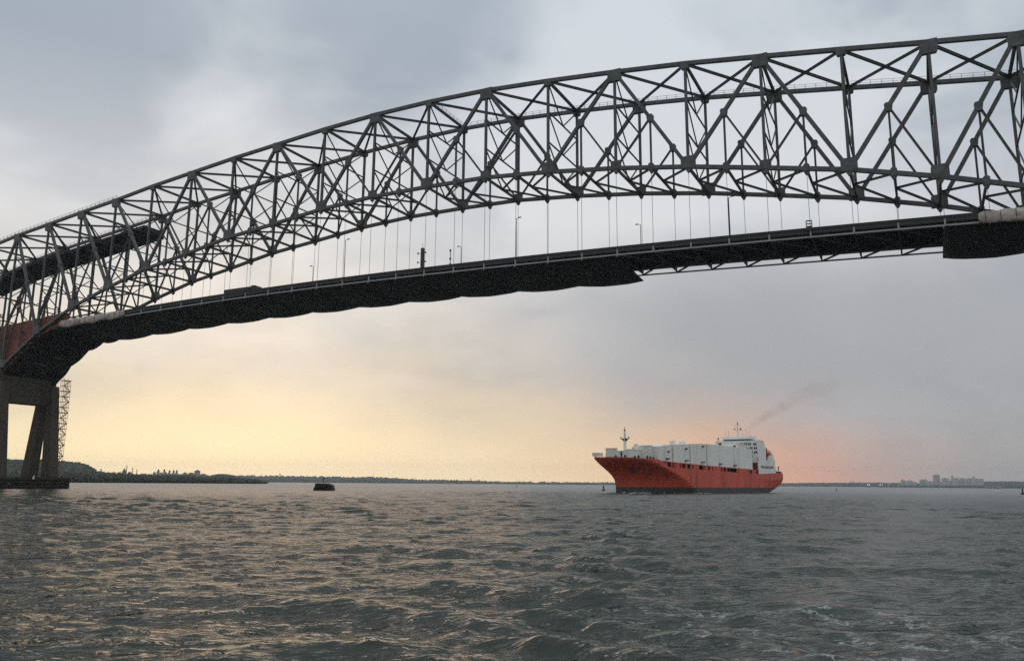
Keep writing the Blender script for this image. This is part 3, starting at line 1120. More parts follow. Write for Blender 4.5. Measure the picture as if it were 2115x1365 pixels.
# brown curtain behind the near truss above the pier
mb = MB()
xsC = np.linspace(-200.0, -150.5, 26)
vs, fs = [], []
for k, x in enumerate(xsC):
    zt = float(np.interp(x, [-200, -188, -161, -150], [59.8, 60.6, 62.2, 62.4])) + 0.15 * math.sin(k * 1.7)
    zb = low_near(max(x, -186)) - 0.3 if x > -186 else low_near(-186) + (-186 - x) * 0.55
    for r in range(9):
        t = r / 8
        vs.append((x, 0.85 + 0.10 * math.sin(k * 2.3 + r) + 0.16 * math.sin(r * 2.6), zt + (zb - zt) * t))
for k in range(25):
    for r in range(8):
        a = k * 9 + r
        fs.append((a, a + 1, a + 10, a + 9))
n0 = len(vs)
vs += [(a, b + 0.08, c) for a, b, c in vs]
fs += [tuple(reversed([i + n0 for i in f])) for f in fs]
mb.add(vs, fs)
mb.smooth = True
tag(mb.build('containment_curtain', M['tarp_brown']), 'rust brown curtain hung behind the truss members above the left pier', 'tarpaulin')


def tarp_roll(name, label, x0, x1, yc=-0.55, r0=1.05, seed=1):
    """pale tarpaulin bundled along the deck edge with lashings"""
    rg = random.Random(seed)
    n, m_ = 40, 14
    vs, fs = [], []
    ph = [rg.uniform(0, 6.28) for _ in range(6)]
    for i in range(n + 1):
        t = i / n
        x = x0 + (x1 - x0) * t
        zc = deck_z(x) + 0.85
        for k in range(m_):
            a = 2 * math.pi * k / m_
            rr = 1.0 + 0.10 * math.sin(3 * a + x * 0.8 + ph[0]) + 0.09 * math.sin(5 * a - x * 1.9 + ph[1]) + 0.05 * math.sin(x * 3.7 + 2 * a)
            ex = 0.55 if i in (0, n) else 1.0
            low = -0.35 * (0.5 + 0.5 * math.sin(x * 0.55 + ph[2])) if math.sin(a) < -0.3 else 0.0
            vs.append((x, yc + 0.55 * rr * math.cos(a) * ex, zc + (r0 * 1.15 * rr * math.sin(a) + low) * ex))
    for i in range(n):
        for k in range(m_):
            a, b = i * m_ + k, i * m_ + (k + 1) % m_
            fs.append((a, b, b + m_, a + m_))
    fs += [tuple(range(m_)), tuple(range(n * m_, (n + 1) * m_))]
    mb = MB()
    mb.add(vs, fs)
    mb.smooth = True
    o = mb.build(name, M['tarp_pale'])
    tag(o, label, 'tarpaulin')
    k = 0
    x = x0 + 1.2
    while x < x1 - 0.6:
        mb = MB()
        zc = deck_z(x) + 0.85
        mb.tube([(x, yc + 0.62 * math.cos(q * math.pi / 6), zc - 0.1 + 1.30 * math.sin(q * math.pi / 6)) for q in range(13)], 0.05, 5)
        mb.build('lashing', M['rope'], o, ID)
        x += 2.6
    return o


tarp_roll('tarp_bundle', 'pale tarpaulin bundle lashed along the deck edge near the left pier', -152.5, -118.5, seed=2)
tarp_roll('tarp_bundle', 'pale tarpaulin bundle lashed along the deck edge at the right picture edge', 134.0, 163.0, seed=5)

# dark enclosure hung under the far top chord on the left
mb = MB()
xe = list(np.linspace(-226, -128.5, 22))
vs, fs = [], []
for x in xe:
    zc = float(np.interp(x, [nodeX[i] for i in range(-4, 6)], [nodeU[i] for i in range(-4, 6)]))
    y0, y1 = 11.6, TW + 0.9
    vs += [(x, y0, zc - 6.0), (x, y0 + 0.1, zc - 6.8), (x, y1, zc - 9.0), (x, y1, zc - 6.2)]
for k in range(len(xe) - 1):
    b = 4 * k
    for q in range(4):
        fs.append((b + q, b + (q + 1) % 4, b + 4 + (q + 1) % 4, b + 4 + q))
fs += [(0, 1, 2, 3), tuple(4 * (len(xe) - 1) + q for q in (3, 2, 1, 0))]
mb.add(vs, fs)
tag(mb.build('containment_enclosure', M['tarp_dark']), 'long black shrouded enclosure hung below the far top chord at upper left', 'tarpaulin')

# ------------------------------------------------------------------ things on the deck


def lamp_post(px_, top_y, y, label, arm=-1, thick=0.11, name='lamp_post'):
    p = on_y(px_, 560, y)
    # base where the column of the picture meets the deck edge at this y
    for _ in range(3):
        zb = deck_z(p[0]) + 1.3
        lo, hi = 200.0, 900.0
        for _i in range(40):
            md = (lo + hi) / 2
            if on_y(px_, md, y)[2] > zb:
                lo = md
            else:
                hi = md
        p = on_y(px_, lo, y)
    top = on_y(px_, top_y, y)[2]
    zb = deck_z(p[0]) + 1.25
    o = empty(name, (p[0], y, zb))
    tag(o, label, 'lamp post', 'lamp posts on the bridge deck')
    inv_ = ID
    mb = MB()
    mb.tube([(0, 0, 0), (0, 0, top - zb)], [thick, thick * 0.65], 7)
    mb.build('pole', SD, o, inv_)
    mb = MB()
    mb.bar((0, 0, top - zb), (arm * 1.0, 0, top - zb + 0.22), 0.09)
    mb.build('arm', SD, o, inv_)
    mb = MB()
    mb.box(arm * 1.0 - 0.38, arm * 1.0 + 0.38, -0.16, 0.16, top - zb + 0.12, top - zb + 0.32)
    mb.build('lamp_head', SD, o, inv_)
    return o


lamp_post(643, 551, TW - 0.9, 'short lamp post on the far deck edge right of the truck', -1)
lamp_post(710, 497, 0.8, 'tall lamp post on the near deck edge between the truck and the dark lamp mast', 1, 0.13)
lamp_post(951, 510, TW - 0.9, 'lamp post on the far deck edge right of the slim signal mast', -1)
lamp_post(1325, 464, TW - 0.9, 'lamp post on the far deck edge above the end of the black tarpaulin', -1, 0.13)
lamp_post(1066, 452, 0.8, 'tall lamp post on the near deck edge below the centre of the lower chord', 1, 0.12)
lamp_post(1508, 408, 0.8, 'thickest tall post on the near deck edge, right of where the long black tarpaulin ends', 1, 0.20)

# sign gantry leg with lamps
p = on_y(872, 553, 0.6)
gz = deck_z(p[0]) + 1.0
o = empty('lamp_mast', (p[0], 0.6, gz))
tag(o, 'thick dark lamp mast with two pairs of side lamps on the near deck edge', 'lamp mast')
gt = on_y(872, 513, 0.6)[2] - gz
mb = MB()
mb.box(-0.38, 0.38, -0.38, 0.38, 0, gt)
mb.build('post', SD, o, ID)
mb = MB()
mb.tube([(0, 0, gt), (0, 0, gt + 1.4)], 0.05, 6)
mb.build('antenna', SD, o, ID)
for zz in (gt * 0.80, gt * 0.42):
    mb = MB()
    mb.bar((-1.5, 0, zz), (0.95, 0, zz), 0.09)
    mb.build('arm', SD, o, ID)
    for xx in (-1.5, 0.95):
        mb = MB()
        mb.tube([(xx, 0, zz - 0.15), (xx, 0, zz + 0.28)], [0.24, 0.17], 8)
        mb.build('lamp_head', SD, o, ID)

# slim signal mast right of the gantry
p = on_y(930, 548, 0.6)
o = empty('signal_mast', (p[0], 0.6, deck_z(p[0]) + 1.0))
tag(o, 'slim signal mast with small round heads standing right of the dark lamp mast', 'signal')
st = on_y(930, 518, 0.6)[2] - deck_z(p[0]) - 1.0
mb = MB()
mb.tube([(0, 0, 0), (0, 0, st)], 0.09, 6)
mb.build('pole', SD, o, ID)
for zz in (st, st * 0.55, st * 0.25):
    mb = MB()
    mb.tube([(0, -0.1, zz - 0.3), (0, -0.1, zz + 0.3)], 0.24, 8)
    mb.build('signal_head', SD, o, ID)

# small cabinet with open frame on the rail
p = on_y(1672, 466, -0.3)
o = empty('navigation_light', (p[0], -0.4, deck_z(p[0]) + 2.0))
tag(o, 'small box frame standing on the near rail at the right of the deck', 'navigation light')
mb = MB()
mb.box(-0.7, 0.55, -0.25, 0.25, -0.6, 0.35)
mb.build('cabinet', SD, o, ID)
mb = MB()
for xx in (-0.65, 0.5):
    for yy in (-0.2, 0.2):
        mb.box(xx - 0.06, xx + 0.06, yy - 0.06, yy + 0.06, 0.35, 1.55)
mb.box(-0.7, 0.55, -0.25, 0.25, 1.5, 1.62)
mb.box(-0.7, 0.55, -0.25, 0.25, 0.85, 0.93)
mb.build('frame', SD, o, ID)

# truck
pa, pb = on_y(469, 606, 4.5), on_y(537, 596, 4.5)
o = empty('truck', ((pa[0] + pb[0]) / 2, 4.5, deck_z((pa[0] + pb[0]) / 2) + 1.32))
tag(o, 'dark box trailer truck driving on the left part of the deck', 'truck')
Lt = pb[0] - pa[0]
mb = MB()
mb.prism([(-Lt / 2, 1.05), (Lt / 2 - 3.4, 1.05), (Lt / 2 - 3.4, 3.05), (-Lt / 2 + 0.05, 3.05), (-Lt / 2, 2.95)], -1.25, 1.25)
mb.build('trailer', M['trailer'], o, ID)
mb = MB()
mb.prism([(Lt / 2 - 2.9, 0.6), (Lt / 2, 0.6), (Lt / 2, 1.7), (Lt / 2 - 0.4, 3.0), (Lt / 2 - 1.2, 3.3), (Lt / 2 - 2.9, 3.3)], -1.2, 1.2)
cab = mb.build('cab', M['trailer'], o, ID)
mb = MB()
mb.prism([(Lt / 2 - 0.36, 1.9), (Lt / 2 + 0.0, 1.9), (Lt / 2 - 0.36, 2.95)], -1.0, 1.0)
mb.build('windscreen', M['glass'], cab, ID)
for xx in (-Lt / 2 + 1.2, -Lt / 2 + 2.4, Lt / 2 - 4.4, Lt / 2 - 0.9):
    for yy in (-1.1, 1.1):
        mb = MB()
        mb.tube([(xx, yy - 0.15, 0.5), (xx, yy + 0.15, 0.5)], 0.5, 12)
        mb.build('wheel', M['tyre'], o, ID)

# ------------------------------------------------------------------ the ship
SB = np.array([18.82, 104.75, 0.0])                          # stem at the waterline
SA = np.array([0.2222, 0.9750, 0.0])                         # towards the stern
SA /= np.linalg.norm(SA)
SN = np.array([SA[1], -SA[0], 0.0])                          # towards the port side (our side)
HB = 10.5
ship = empty('cargo_ship', SB, math.atan2(SA[1], SA[0]))
tag(ship, 'large red hulled cargo ship with white superstructure sailing under the bridge', 'ship')
# local frame: x = s towards the stern, y = starboard, z up  -> port side is y = -HB


def port(x, y, off=HB):
    d = ray(x, y)
    t = ((SB - CAM) @ SN + off) / (d @ SN)
    p = CAM + d * t
    return float((p - SB) @ SA), float(p[2])


def front(x, y, s0):
    d = ray(x, y)
    t = ((SB - CAM) @ SA + s0) / (d @ SA)
    p = CAM + d * t
    return -float((p - SB) @ SN), float(p[2])                # local y, z


def stem(z):
    return float(np.interp(z, [-2, 0, 2.6, 4.2, 5.5, 6.8, 7.9, 9.3, 10.7, 11.8, 13.0], [0.6, 0.0, 0.05, -0.35, -1.2, -3.0, -5.2, -8.3, -11.3, -12.9, -13.5]))


def stern(z):
    return float(np.interp(z, [-2, 0, 1.2, 2.5, 3.9, 6.0, 13], [112, 115.5, 122.0, 127.0, 130.6, 131.4, 131.7]))


def sheer(s):
    return float(np.interp(s, [-14, -7, 12.0, 13.5, 17.0, 18.0, 56, 97, 102.9, 103.1, 106, 117, 132], [12.75, 12.9, 12.6, 12.5, 11.4, 9.85, 9.2, 8.35, 8.3, 8.35, 8.6, 9.45, 9.2]))


def half_breadth(s, z):
    d = max(0.0, s - stem(z))
    le = 44.0 - 1.85 * max(0.0, min(z, 12.0))
    f = min(1.0, d / le)
    p = float(np.interp(z, [0, 9, 12.6], [1.0, 1.14, 1.7]))
    hb = HB * (1 - (1 - f) ** p)
    k = max(0.0, (s - 92.0) / 39.0)
    low = max(0.0, 1.0 - z / 6.0)
    hb *= 1 - (0.02 * k * k + 0.30 * k * k * low)
    return max(hb, 0.02)


US = sorted(set([0, 0.004, 0.01, 0.02, 0.035, 0.05, 0.065] + [round(v, 4) for v in np.linspace(0.08, 1, 70)] + [(13.5 + 12.0) / 145.2, (13.5 + 17.0) / 145.2, (13.5 + 18.0) / 145.2, (13.5 + 102.9) / 145.2, (13.5 + 103.1) / 145.2]))


def hull_rows(zfun_list, cap_top=False):
    """grid of port and starboard shells; zfun_list: functions of nominal s giving z of each row"""
    rows = []
    for zf in zfun_list:
        row = []
        for u in US:
            sn = -13.5 + 145.2 * u
            z = zf(sn)
            s = stem(z) + (stern(z) - stem(z)) * u
            row.append((s, half_breadth(s, z), z))
        rows.append(row)
    mb = MB()
    n = len(US)
    vs, fs = [], []
    for sg in (-1, 1):
        for row in rows:
            vs += [(s, sg * h, z) for s, h, z in row]
    nr = len(rows)
    off = nr * n
    for side_ in (0, 1):
        for r in range(nr - 1):
            for k in range(n - 1):
                a = side_ * off + r * n + k
                q = (a, a + 1, a + 1 + n, a + n)
                fs.append(q if side_ == 0 else tuple(reversed(q)))
    for r in range(nr - 1):                                  # transom
        a = r * n + n - 1
        fs.append((a, a + off, a + off + n, a + n))
    if cap_top:
        for k in range(n - 1):
            a = (nr - 1) * n + k
            fs.append((a, a + 1, a + 1 + off, a + off))
    mb.add(vs, fs)
    return mb


hz = [(lambda s: -1.6), (lambda s: 0.0), (lambda s: 0.9), (lambda s: 1.7), (lambda s: 2.35)]
hull_rows(hz).build('boot_topping', M['boot'], ship, ID)
upper = [(lambda s, w=w: 2.35 + (sheer(s) - 2.35) * w) for w in (0, 0.12, 0.25, 0.38, 0.5, 0.62, 0.74, 0.86, 0.94, 1.0)]
hull = hull_rows(upper).build('hull', M['red'], ship, ID)
mb = hull_rows([lambda s: sheer(s) - 0.9, lambda s: sheer(s) - 0.88], True)
mb.build('weather_deck', M['green'], ship, ID)
# plate seams and scuppers down the side
for x in (1428, 1450, 1468, 1490, 1526, 1552, 1568):
    s = port(x, 985)[0]
    mb = MB()
    mb.box(s - 0.14, s + 0.14, -half_breadth(s, 6) - 0.05, -half_breadth(s, 6) + 0.1, 2.4, sheer(s) - 0.4)
    mb.build('hull_rib', M['red'], hull, ID)
# anchor and hawse recess on the bow
s_, z_ = 4.0, 9.2
mb = MB()
hb_ = half_breadth(s_, z_)
mb.box(s_ - 0.9, s_ + 0.9, -hb_ - 0.35, -hb_ + 0.6, z_ - 0.9, z_ + 0.4)
mb.bar((s_, -hb_ - 0.4, z_ - 0.2), (s_, -hb_ - 0.1, z_ - 2.0), 0.35)
mb.bar((s_ - 1.0, -hb_ - 0.1, z_ - 1.7), (s_ + 1.0, -hb_ - 0.1, z_ - 1.7), 0.4)
mb.build('anchor', M['shipdark'], ship, ID)

# band of openings along the upper side: inner wall, posts, lintel
s0b, s1b = 17.4, 102.9


def zb_(s):
    return sheer(s)


def zt_(s):
    return float(np.interp(s, [17, 56, 103], [11.75, 10.75, 9.95]))


mb = MB()
n = 24
vs, fs = [], []
for k in range(n + 1):
    s = s0b + (s1b - s0b) * k / n
    vs += [(s, -HB + 1.9, zb_(s) - 1.0), (s, -HB + 1.9, zt_(s) + 0.2), (s, -HB + 2.1, zt_(s) + 0.2), (s, -HB + 2.1, zb_(s) - 1.0)]
for k in range(n):
    for q in range(4):
        fs.append((4 * k + q, 4 * k + (q + 1) % 4, 4 * k + 4 + (q + 1) % 4, 4 * k + 4 + q))
mb.add(vs, fs)
mb.build('inner_bulkhead', M['shipdark'], ship, ID)
opens = [(1368.6, 1376), (1380, 1386.5), (1389, 1392), (1395.3, 1397), (1404, 1407), (1409, 1416), (1419.6, 1426), (1430, 1432.5), (1444, 1453), (1454.6, 1456.2),
         (1462.6, 1466.6), (1470.6, 1472.6), (1478, 1479), (1488.3, 1490.5), (1494, 1500), (1502, 1522), (1524.5, 1526), (1548.5, 1553), (1561.5, 1565.5)]
iv = [(port(a, 966)[0], port(b, 966)[0]) for a, b in opens]
cur = s0b
segs = []
for a, b in iv:
    if a > cur + 0.1:
        segs.append((cur, min(a, s1b)))
    cur = max(cur, b)
if cur < s1b:
    segs.append((cur, s1b))
for a, b in segs:
    if b - a < 0.15:
        continue
    for sg in (-1, 1):
        mb = MB()
        k0, k1 = sorted((sg * half_breadth(a, 9), sg * (HB - 0.35)))
        mb.add([(a, k0, zb_(a) - .02), (b, k0, zb_(b) - .02), (b, k1, zb_(b) - .02), (a, k1, zb_(a) - .02), (a, k0, zt_(a)), (b, k0, zt_(b)), (b, k1, zt_(b)), (a, k1, zt_(a))],
               [(0, 3, 2, 1), (4, 5, 6, 7), (0, 1, 5, 4), (1, 2, 6, 5), (2, 3, 7, 6), (3, 0, 4, 7)])
        mb.build('side_panel', M['red'], ship, ID)
for sg in (-1, 1):
    mb = MB()
    vs, fs = [], []
    for k in range(n + 1):
        s = s0b + (s1b - s0b) * k / n
        a, b = sg * (HB + 0.02), sg * (HB - 0.5)
        vs += [(s, a, zt_(s)), (s, a, zt_(s) + 0.32), (s, b, zt_(s) + 0.32), (s, b, zt_(s))]
    for k in range(n):
        for q in range(4):
            fs.append((4 * k + q, 4 * k + (q + 1) % 4, 4 * k + 4 + (q + 1) % 4, 4 * k + 4 + q))
    fs += [(0, 1, 2, 3), tuple(4 * n + q for q in (3, 2, 1, 0))]
    mb.add(vs, fs)
    mb.build('lintel', M['red'], ship, ID)

# white cargo house: panels between the seams, stepped up from the bow
seams = [port(x, 940)[0] for x in (1369, 1384, 1391.5, 1416, 1427, 1450, 1461, 1485.5, 1516.5)]
edges_s = [13.0] + seams[1:] + [97.0]


def top_z(s):
    return float(np.interp(s, [13, 24, 50, 80, 100], [17.3, 18.4, 19.9, 19.6, 19.4]))


for k in range(len(edges_s) - 1):
    a, b = edges_s[k] + 0.16, edges_s[k + 1] - 0.16
    inset = (0.0, 0.45, 0.0, 0.35, 0.0, 0.3, 0.0, 0.0, 0.0)[k % 9]
    hb_ = HB - 0.15 - inset
    z0a, z0b = zt_(a) + 0.33, zt_(b) + 0.33
    sb_ = hb_ if a > 55 else 1.0
    if k == 0:
        z0a = z0b = 12.0
    mb = MB()
    mb.add([(a, -hb_, z0a), (b, -hb_, z0b), (b, sb_, z0b), (a, sb_, z0a), (a, -hb_, top_z(a)), (b, -hb_, top_z(b)), (b, sb_, top_z(b)), (a, sb_, top_z(a))],
           [(0, 3, 2, 1), (4, 5, 6, 7), (0, 1, 5, 4), (1, 2, 6, 5), (2, 3, 7, 6), (3, 0, 4, 7)])
    mb.build('cargo_house', M['white'], ship, ID)
# core behind the seams
mb = MB()
vs, fs = [], []
for k in range(n + 1):
    s = 13.5 + (96.5 - 13.5) * k / n
    hb_ = HB - 0.9
    sb_ = hb_ if s > 56 else 0.6
    vs += [(s, -hb_, 10.5), (s, -hb_, top_z(s) - 0.25), (s, sb_, top_z(s) - 0.25), (s, sb_, 10.5)]
for k in range(n):
    for q in range(4):
        fs.append((4 * k + q, 4 * k + (q + 1) % 4, 4 * k + 4 + (q + 1) % 4, 4 * k + 4 + q))
fs += [(0, 1, 2, 3), tuple(4 * n + q for q in (3, 2, 1, 0))]
mb.add(vs, fs)
mb.build('cargo_house_core', M['shipdark'], ship, ID)
for x, y in ((1378.5, 946.5), (1417.5, 950.5), (1451.5, 954), (1487.5, 957.5), (1517.5, 960.5)):
    s, z = port(x, y)
    mb = MB()
    mb.box(s - 0.9, s + 0.9, -HB - 0.75, -HB + 0.5, z - 0.3, z + 0.15)
    mb.build('platform', M['shipdark'], ship, ID)
for x, y in ((1381, 932.5), (1418.2, 926.5), (1452.8, 921.5), (1488, 916.8), (1518, 921)):
    s, z = port(x, y)
    mb = MB()
    mb.box(s - 0.6, s + 0.6, -HB - 0.25, -HB + 0.6, z - 0.25, z + 0.25)
    mb.build('vent', M['shipdark'], ship, ID)
# box trunk in front of the house
a0, a1 = port(1525.5, 940)[0], port(1543, 940)[0]
mb = MB()
mb.prism([(a0, zt_(a0) + 0.3), (a1, zt_(a1) + 0.3), (a1, 20.7), (a0, 21.3)], -HB + 0.0, -HB + 7.5)
mb.build('trunk_casing', M['white'], ship, ID)
mb = MB()
mb.prism([(a0 - 0.2, 21.3), (a1 + 0.2, 20.7), (a1 + 0.2, 20.95), (a0 - 0.2, 21.55)], -HB - 0.15, -HB + 7.7)
mb.build('casing_roof', M['white2'], ship, ID)
# deck vents on the roof
for x0, x1, yt in ((1367.5, 1376.5, 917), (1384.5, 1392.0, 908.8), (1404, 1412.8, 911)):
    s0_, _ = port(x0, 930, 4.0)
    s1_, zt__ = port(x1, yt + 0.5, 4.0)
    mb = MB()
    mb.prism([(s0_, 15.5), (s1_, 15.5), (s1_, zt__ - 0.5), (s1_ - 0.5, zt__), (s0_ + 0.4, zt__), (s0_, zt__ - 0.5)], -4.7, -3.7)
    mb.build('ventilator', M['white'], ship, ID)
# forward deck boxes
for (x0, x1, yt, c0, c1) in ((1251, 1275, 926.5, -2.6, 2.0), (1273, 1312, 932.5, -3.0, 0.5), (1290, 1330, 929.5, -4.5, -2.5),
                             (1309.5, 1317, 918.5, -3.6, -2.4), (1319.5, 1348, 921.0, -8.0, -3.5), (1344, 1370, 923.0, -9.3, -6.0)):
    s0_, za_ = port(x0, yt, -c1)
    s1_, zc_ = port(x1, yt, -c0)
    zt__ = (za_ + zc_) / 2
    mb = MB()
    mb.box(s0_, s1_, c0, c1, 11.4, zt__)
    bx_ = mb.build('deck_box', M['white'], ship, ID)
    mb = MB()
    mb.box(s0_ - 0.12, s1_ + 0.12, c0 - 0.12, c1 + 0.12, zt__ + 0.003, zt__ + 0.25)
    mb.build('box_roof', M['white2'], bx_, ID)
# bow platform and bulwark rail
mb = MB()
mb.box(-12.9, -10.2, -1.4, 1.4, 13.1, 14.3)
mb.build('bow_platform', M['white'], ship, ID)
mb = MB()
for k in range(9):
    s = -12.8 + k * 0.95
    hb_ = half_breadth(s, 12.6) * 0.9
    for sg in (-1, 1):
        mb.bar((s, sg * hb_, 12.5), (s, sg * hb_, 13.9), 0.08)
for sg in (-1, 1):
    for k in range(8):
        s, s2 = -12.8 + k * 0.95, -12.8 + (k + 1) * 0.95
        for zz in (13.3, 13.9):
            mb.bar((s, sg * half_breadth(s, 12.6) * 0.9, zz), (s2, sg * half_breadth(s2, 12.6) * 0.9, zz), 0.07)
mb.build('bow_rail', M['white'], ship, ID)
# winches and bollards on the forecastle edge
for x, hgt in ((1303, 0.9), (1309, 2.4), (1313, 1.2), (1324, 1.0), (1329, 1.3), (1341, 1.3), (1346, 1.2), (1352, 1.0)):
    s, z = port(x, 944)
    z = sheer(s) - 0.3
    mb = MB()
    yv = -half_breadth(s, 12) + 0.5
    mb.tube([(s, yv, z), (s, yv, z + hgt)], 0.28, 8)
    mb.tube([(s - 0.5, yv, z + hgt * 0.6), (s + 0.5, yv, z + hgt * 0.6)], 0.25, 8)
    mb.build('deck_winch', M['shipdark'], ship, ID)
# foremast
mb = MB()
mb.tube([(6.8, 0, 12), (6.8, 0, 20.2), (6.8, 0, 23.3)], [0.72, 0.5, 0.26], 10)
fm_ = mb.build('foremast', M['white'], ship, ID)
mb = MB()
mb.tube([(6.8, 0, 23.3), (6.8, 0, 24.6)], [0.16, 0.08], 6)
mb.box(6.55, 7.05, -0.25, 0.25, 22.9, 23.5)
mb.build('mast_light', M['shipdark'], fm_, ID)
mb = MB()
mb.box(6.3, 7.3, -1.6, 1.6, 20.0, 20.2)
mb.bar((6.8, -1.7, 20.1), (6.8, -1.7, 20.9), 0.28)
mb.bar((6.8, 1.7, 20.1), (6.8, 1.7, 20.9), 0.28)
mb.prism([(-1.2, 20.0), (1.2, 20.0), (0.5, 19.2), (-0.5, 19.2)], 6.4, 7.2, 'x')
mb.build('crow_platform', M['shipdark'], fm_, ID)

# accommodation house
HS = 103.2
prof = [(HS, 8.4), (HS, 23.5), (110.3, 23.35), (111.2, 21.6), (112.3, 20.0), (112.9, 19.8), (117.0, 19.7), (117.3, 18.1), (120.6, 17.9), (120.9, 15.4), (122.0, 15.2), (122.6, 9.1), (108, 8.6)]
mb = MB()
mb.prism(prof, -HB + 0.02, HB - 0.3)
house = mb.build('deckhouse', M['white'], ship, ID)
mb = MB()
mb.box(HS - 0.02, 110.4, -HB - 0.02, HB - 0.2, 23.52, 23.75)
mb.build('roof', M['white2'], house, ID)
# forward lower part behind the cargo house
mb = MB()
mb.box(97.1, HS - 0.05, -4.0, HB - 0.4, 8.0, 20.0)
mb.build('house_front_block', M['white'], ship, ID)
# red panel under the house front, recess shade painted in; white brace across
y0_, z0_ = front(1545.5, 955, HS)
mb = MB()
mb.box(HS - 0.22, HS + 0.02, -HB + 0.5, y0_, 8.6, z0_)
mb.build('red_bulkhead', M['shaded_red'], house, ID)
mb = MB()
mb.bar((HS - 0.6, -5.2, 13.4), (HS - 0.6, -7.6, 9.2), 0.35, 0.8)
mb.build('ramp_brace', M['white'], house, ID)
# windows on the house front, in pairs
wins = [(x, 916.8) for x in (1487, 1494.5, 1503.5, 1512.5, 1522, 1531.5, 1540, 1548, 1559)] + [(1538.5, 925), (1543, 925.5), (1551, 925), (1560.3, 925)] + \
       [(1543.5, 933.7), (1551.5, 933.5), (1560.8, 933.5)] + [(1544.5, 942), (1548.5, 942), (1553, 941.6)]
for x, y in wins:
    yy, zz = front(x, y, HS)
    single = y > 940 or x in (1543, 1543.5, 1538.5)
    for dd in ((0.0,) if single else (-0.42, 0.42)):
        mb = MB()
        w_ = 0.62
        mb.box(HS - 0.06, HS + 0.05, yy + dd - w_ / 2, yy + dd + w_ / 2, zz - 0.5, zz + 0.5)
        mb.build('window', M['glass'], house, ID)
# wheelhouse
mb = MB()
mb.box(HS - 0.3, HS + 5.0, -7.0, 6.2, 23.8, 24.3)
mb.build('wheelhouse_windows', M['glass'], house, ID)
mb = MB()
mb.prism([(HS - 1.0, 24.3), (HS + 5.6, 24.3), (HS + 5.4, 25.7), (HS - 0.8, 25.5)], -7.6, 6.7)
wh = mb.build('wheelhouse', M['white2'], house, ID)
mb = MB()
mb.tube([(HS + 2.5, 0.0, 25.5), (HS + 2.5, 0.0, 29.3), (HS + 2.5, 0.0, 31.4)], [0.62, 0.42, 0.2], 8)
mast = mb.build('radar_mast', M['white'], house, ID)
mb = MB()
mb.bar((HS + 2.5, -1.6, 30.2), (HS + 2.5, 1.6, 30.2), 0.22)
mb.bar((HS + 2.5, -1.1, 29.0), (HS + 2.5, 1.1, 29.0), 0.22)
mb.bar((HS + 2.5, -1.5, 30.2), (HS + 2.5, -0.3, 31.6), 0.12)
mb.bar((HS + 2.5, 1.5, 30.2), (HS + 2.5, 0.3, 31.6), 0.12)
mb.build('crossarm', M['white'], mast, ID)
mb = MB()
mb.tube([(HS + 2.5, 0, 31.3), (HS + 2.5, 0, 32.3)], [0.3, 0.2], 8)
mb.box(HS + 2.2, HS + 2.8, 1.2, 1.75, 28.9, 29.4)
mb.build('mast_light', M['shipdark'], mast, ID)
mb = MB()
mb.add([(HS + 2.5, -1.0, 29.6), (HS + 3.2, -1.6, 29.5), (HS + 3.1, -1.55, 28.6), (HS + 2.5, -1.0, 28.7), (HS + 2.55, -1.03, 29.6), (HS + 3.25, -1.63, 29.5), (HS + 3.15, -1.58, 28.6), (HS + 2.55, -1.03, 28.7)],
       [(0, 1, 2, 3), (7, 6, 5, 4), (0, 4, 5, 1), (1, 5, 6, 2), (2, 6, 7, 3), (3, 7, 4, 0)])
mb.build('flag', M['flag'], mast, ID)
for yy, hh in ((5.5, 2.4), (4.2, 3.0), (-4.5, 3.4), (-6.0, 2.6), (-2.8, 2.2)):
    mb = MB()
    mb.tube([(HS + 1.5, yy, 25.4), (HS + 1.5, yy, 25.6 + hh)], 0.05, 5)
    mb.build('whip_aerial', M['shipdark'], house, ID)
mb = MB()
mb.tube([(HS, 8.8, 23.6), (HS, 8.8, 24.4), (HS, 8.8, 24.5), (HS, 8.8, 25.3)], [0.12, 0.12, 0.38, 0.3], 8)
mb.build('searchlight', M['shipdark'], house, ID)
# funnel stack abaft the house
mb = MB()
mb.prism([(109.6, 23.0), (111.0, 23.0), (111.4, 23.9), (109.9, 24.1)], -8.6, -5.2)
mb.build('exhaust_pipe', M['shipdark'], house, ID)
mb = MB()
mb.box(112.2, 113.5, -HB - 0.02, -HB + 3.0, 14.9, 20.4)
mb.build('boat_recess', M['shipdark'], house, ID)
mb = MB()
mb.tube([(112.4, -HB - 0.2, 17.9), (112.9, -HB - 0.25, 18.0), (114.6, -HB - 0.25, 18.0), (115.3, -HB - 0.2, 18.1)], [0.5, 1.1, 1.1, 0.5], 10)
mb.build('lifeboat', M['orange'], house, ID)
mb = MB()
mb.tube([(HS - 0.1, -HB + 0.2, 14.9), (HS - 0.1, -HB + 0.2, 15.5)], 0.4, 8)
mb.build('side_light', M['orange'], house, ID)
mb = MB()
mb.box(117.5, 120.4, -HB + 0.5, HB - 2, 17.9, 19.0)
mb.build('aft_house', M['white2'], house, ID)
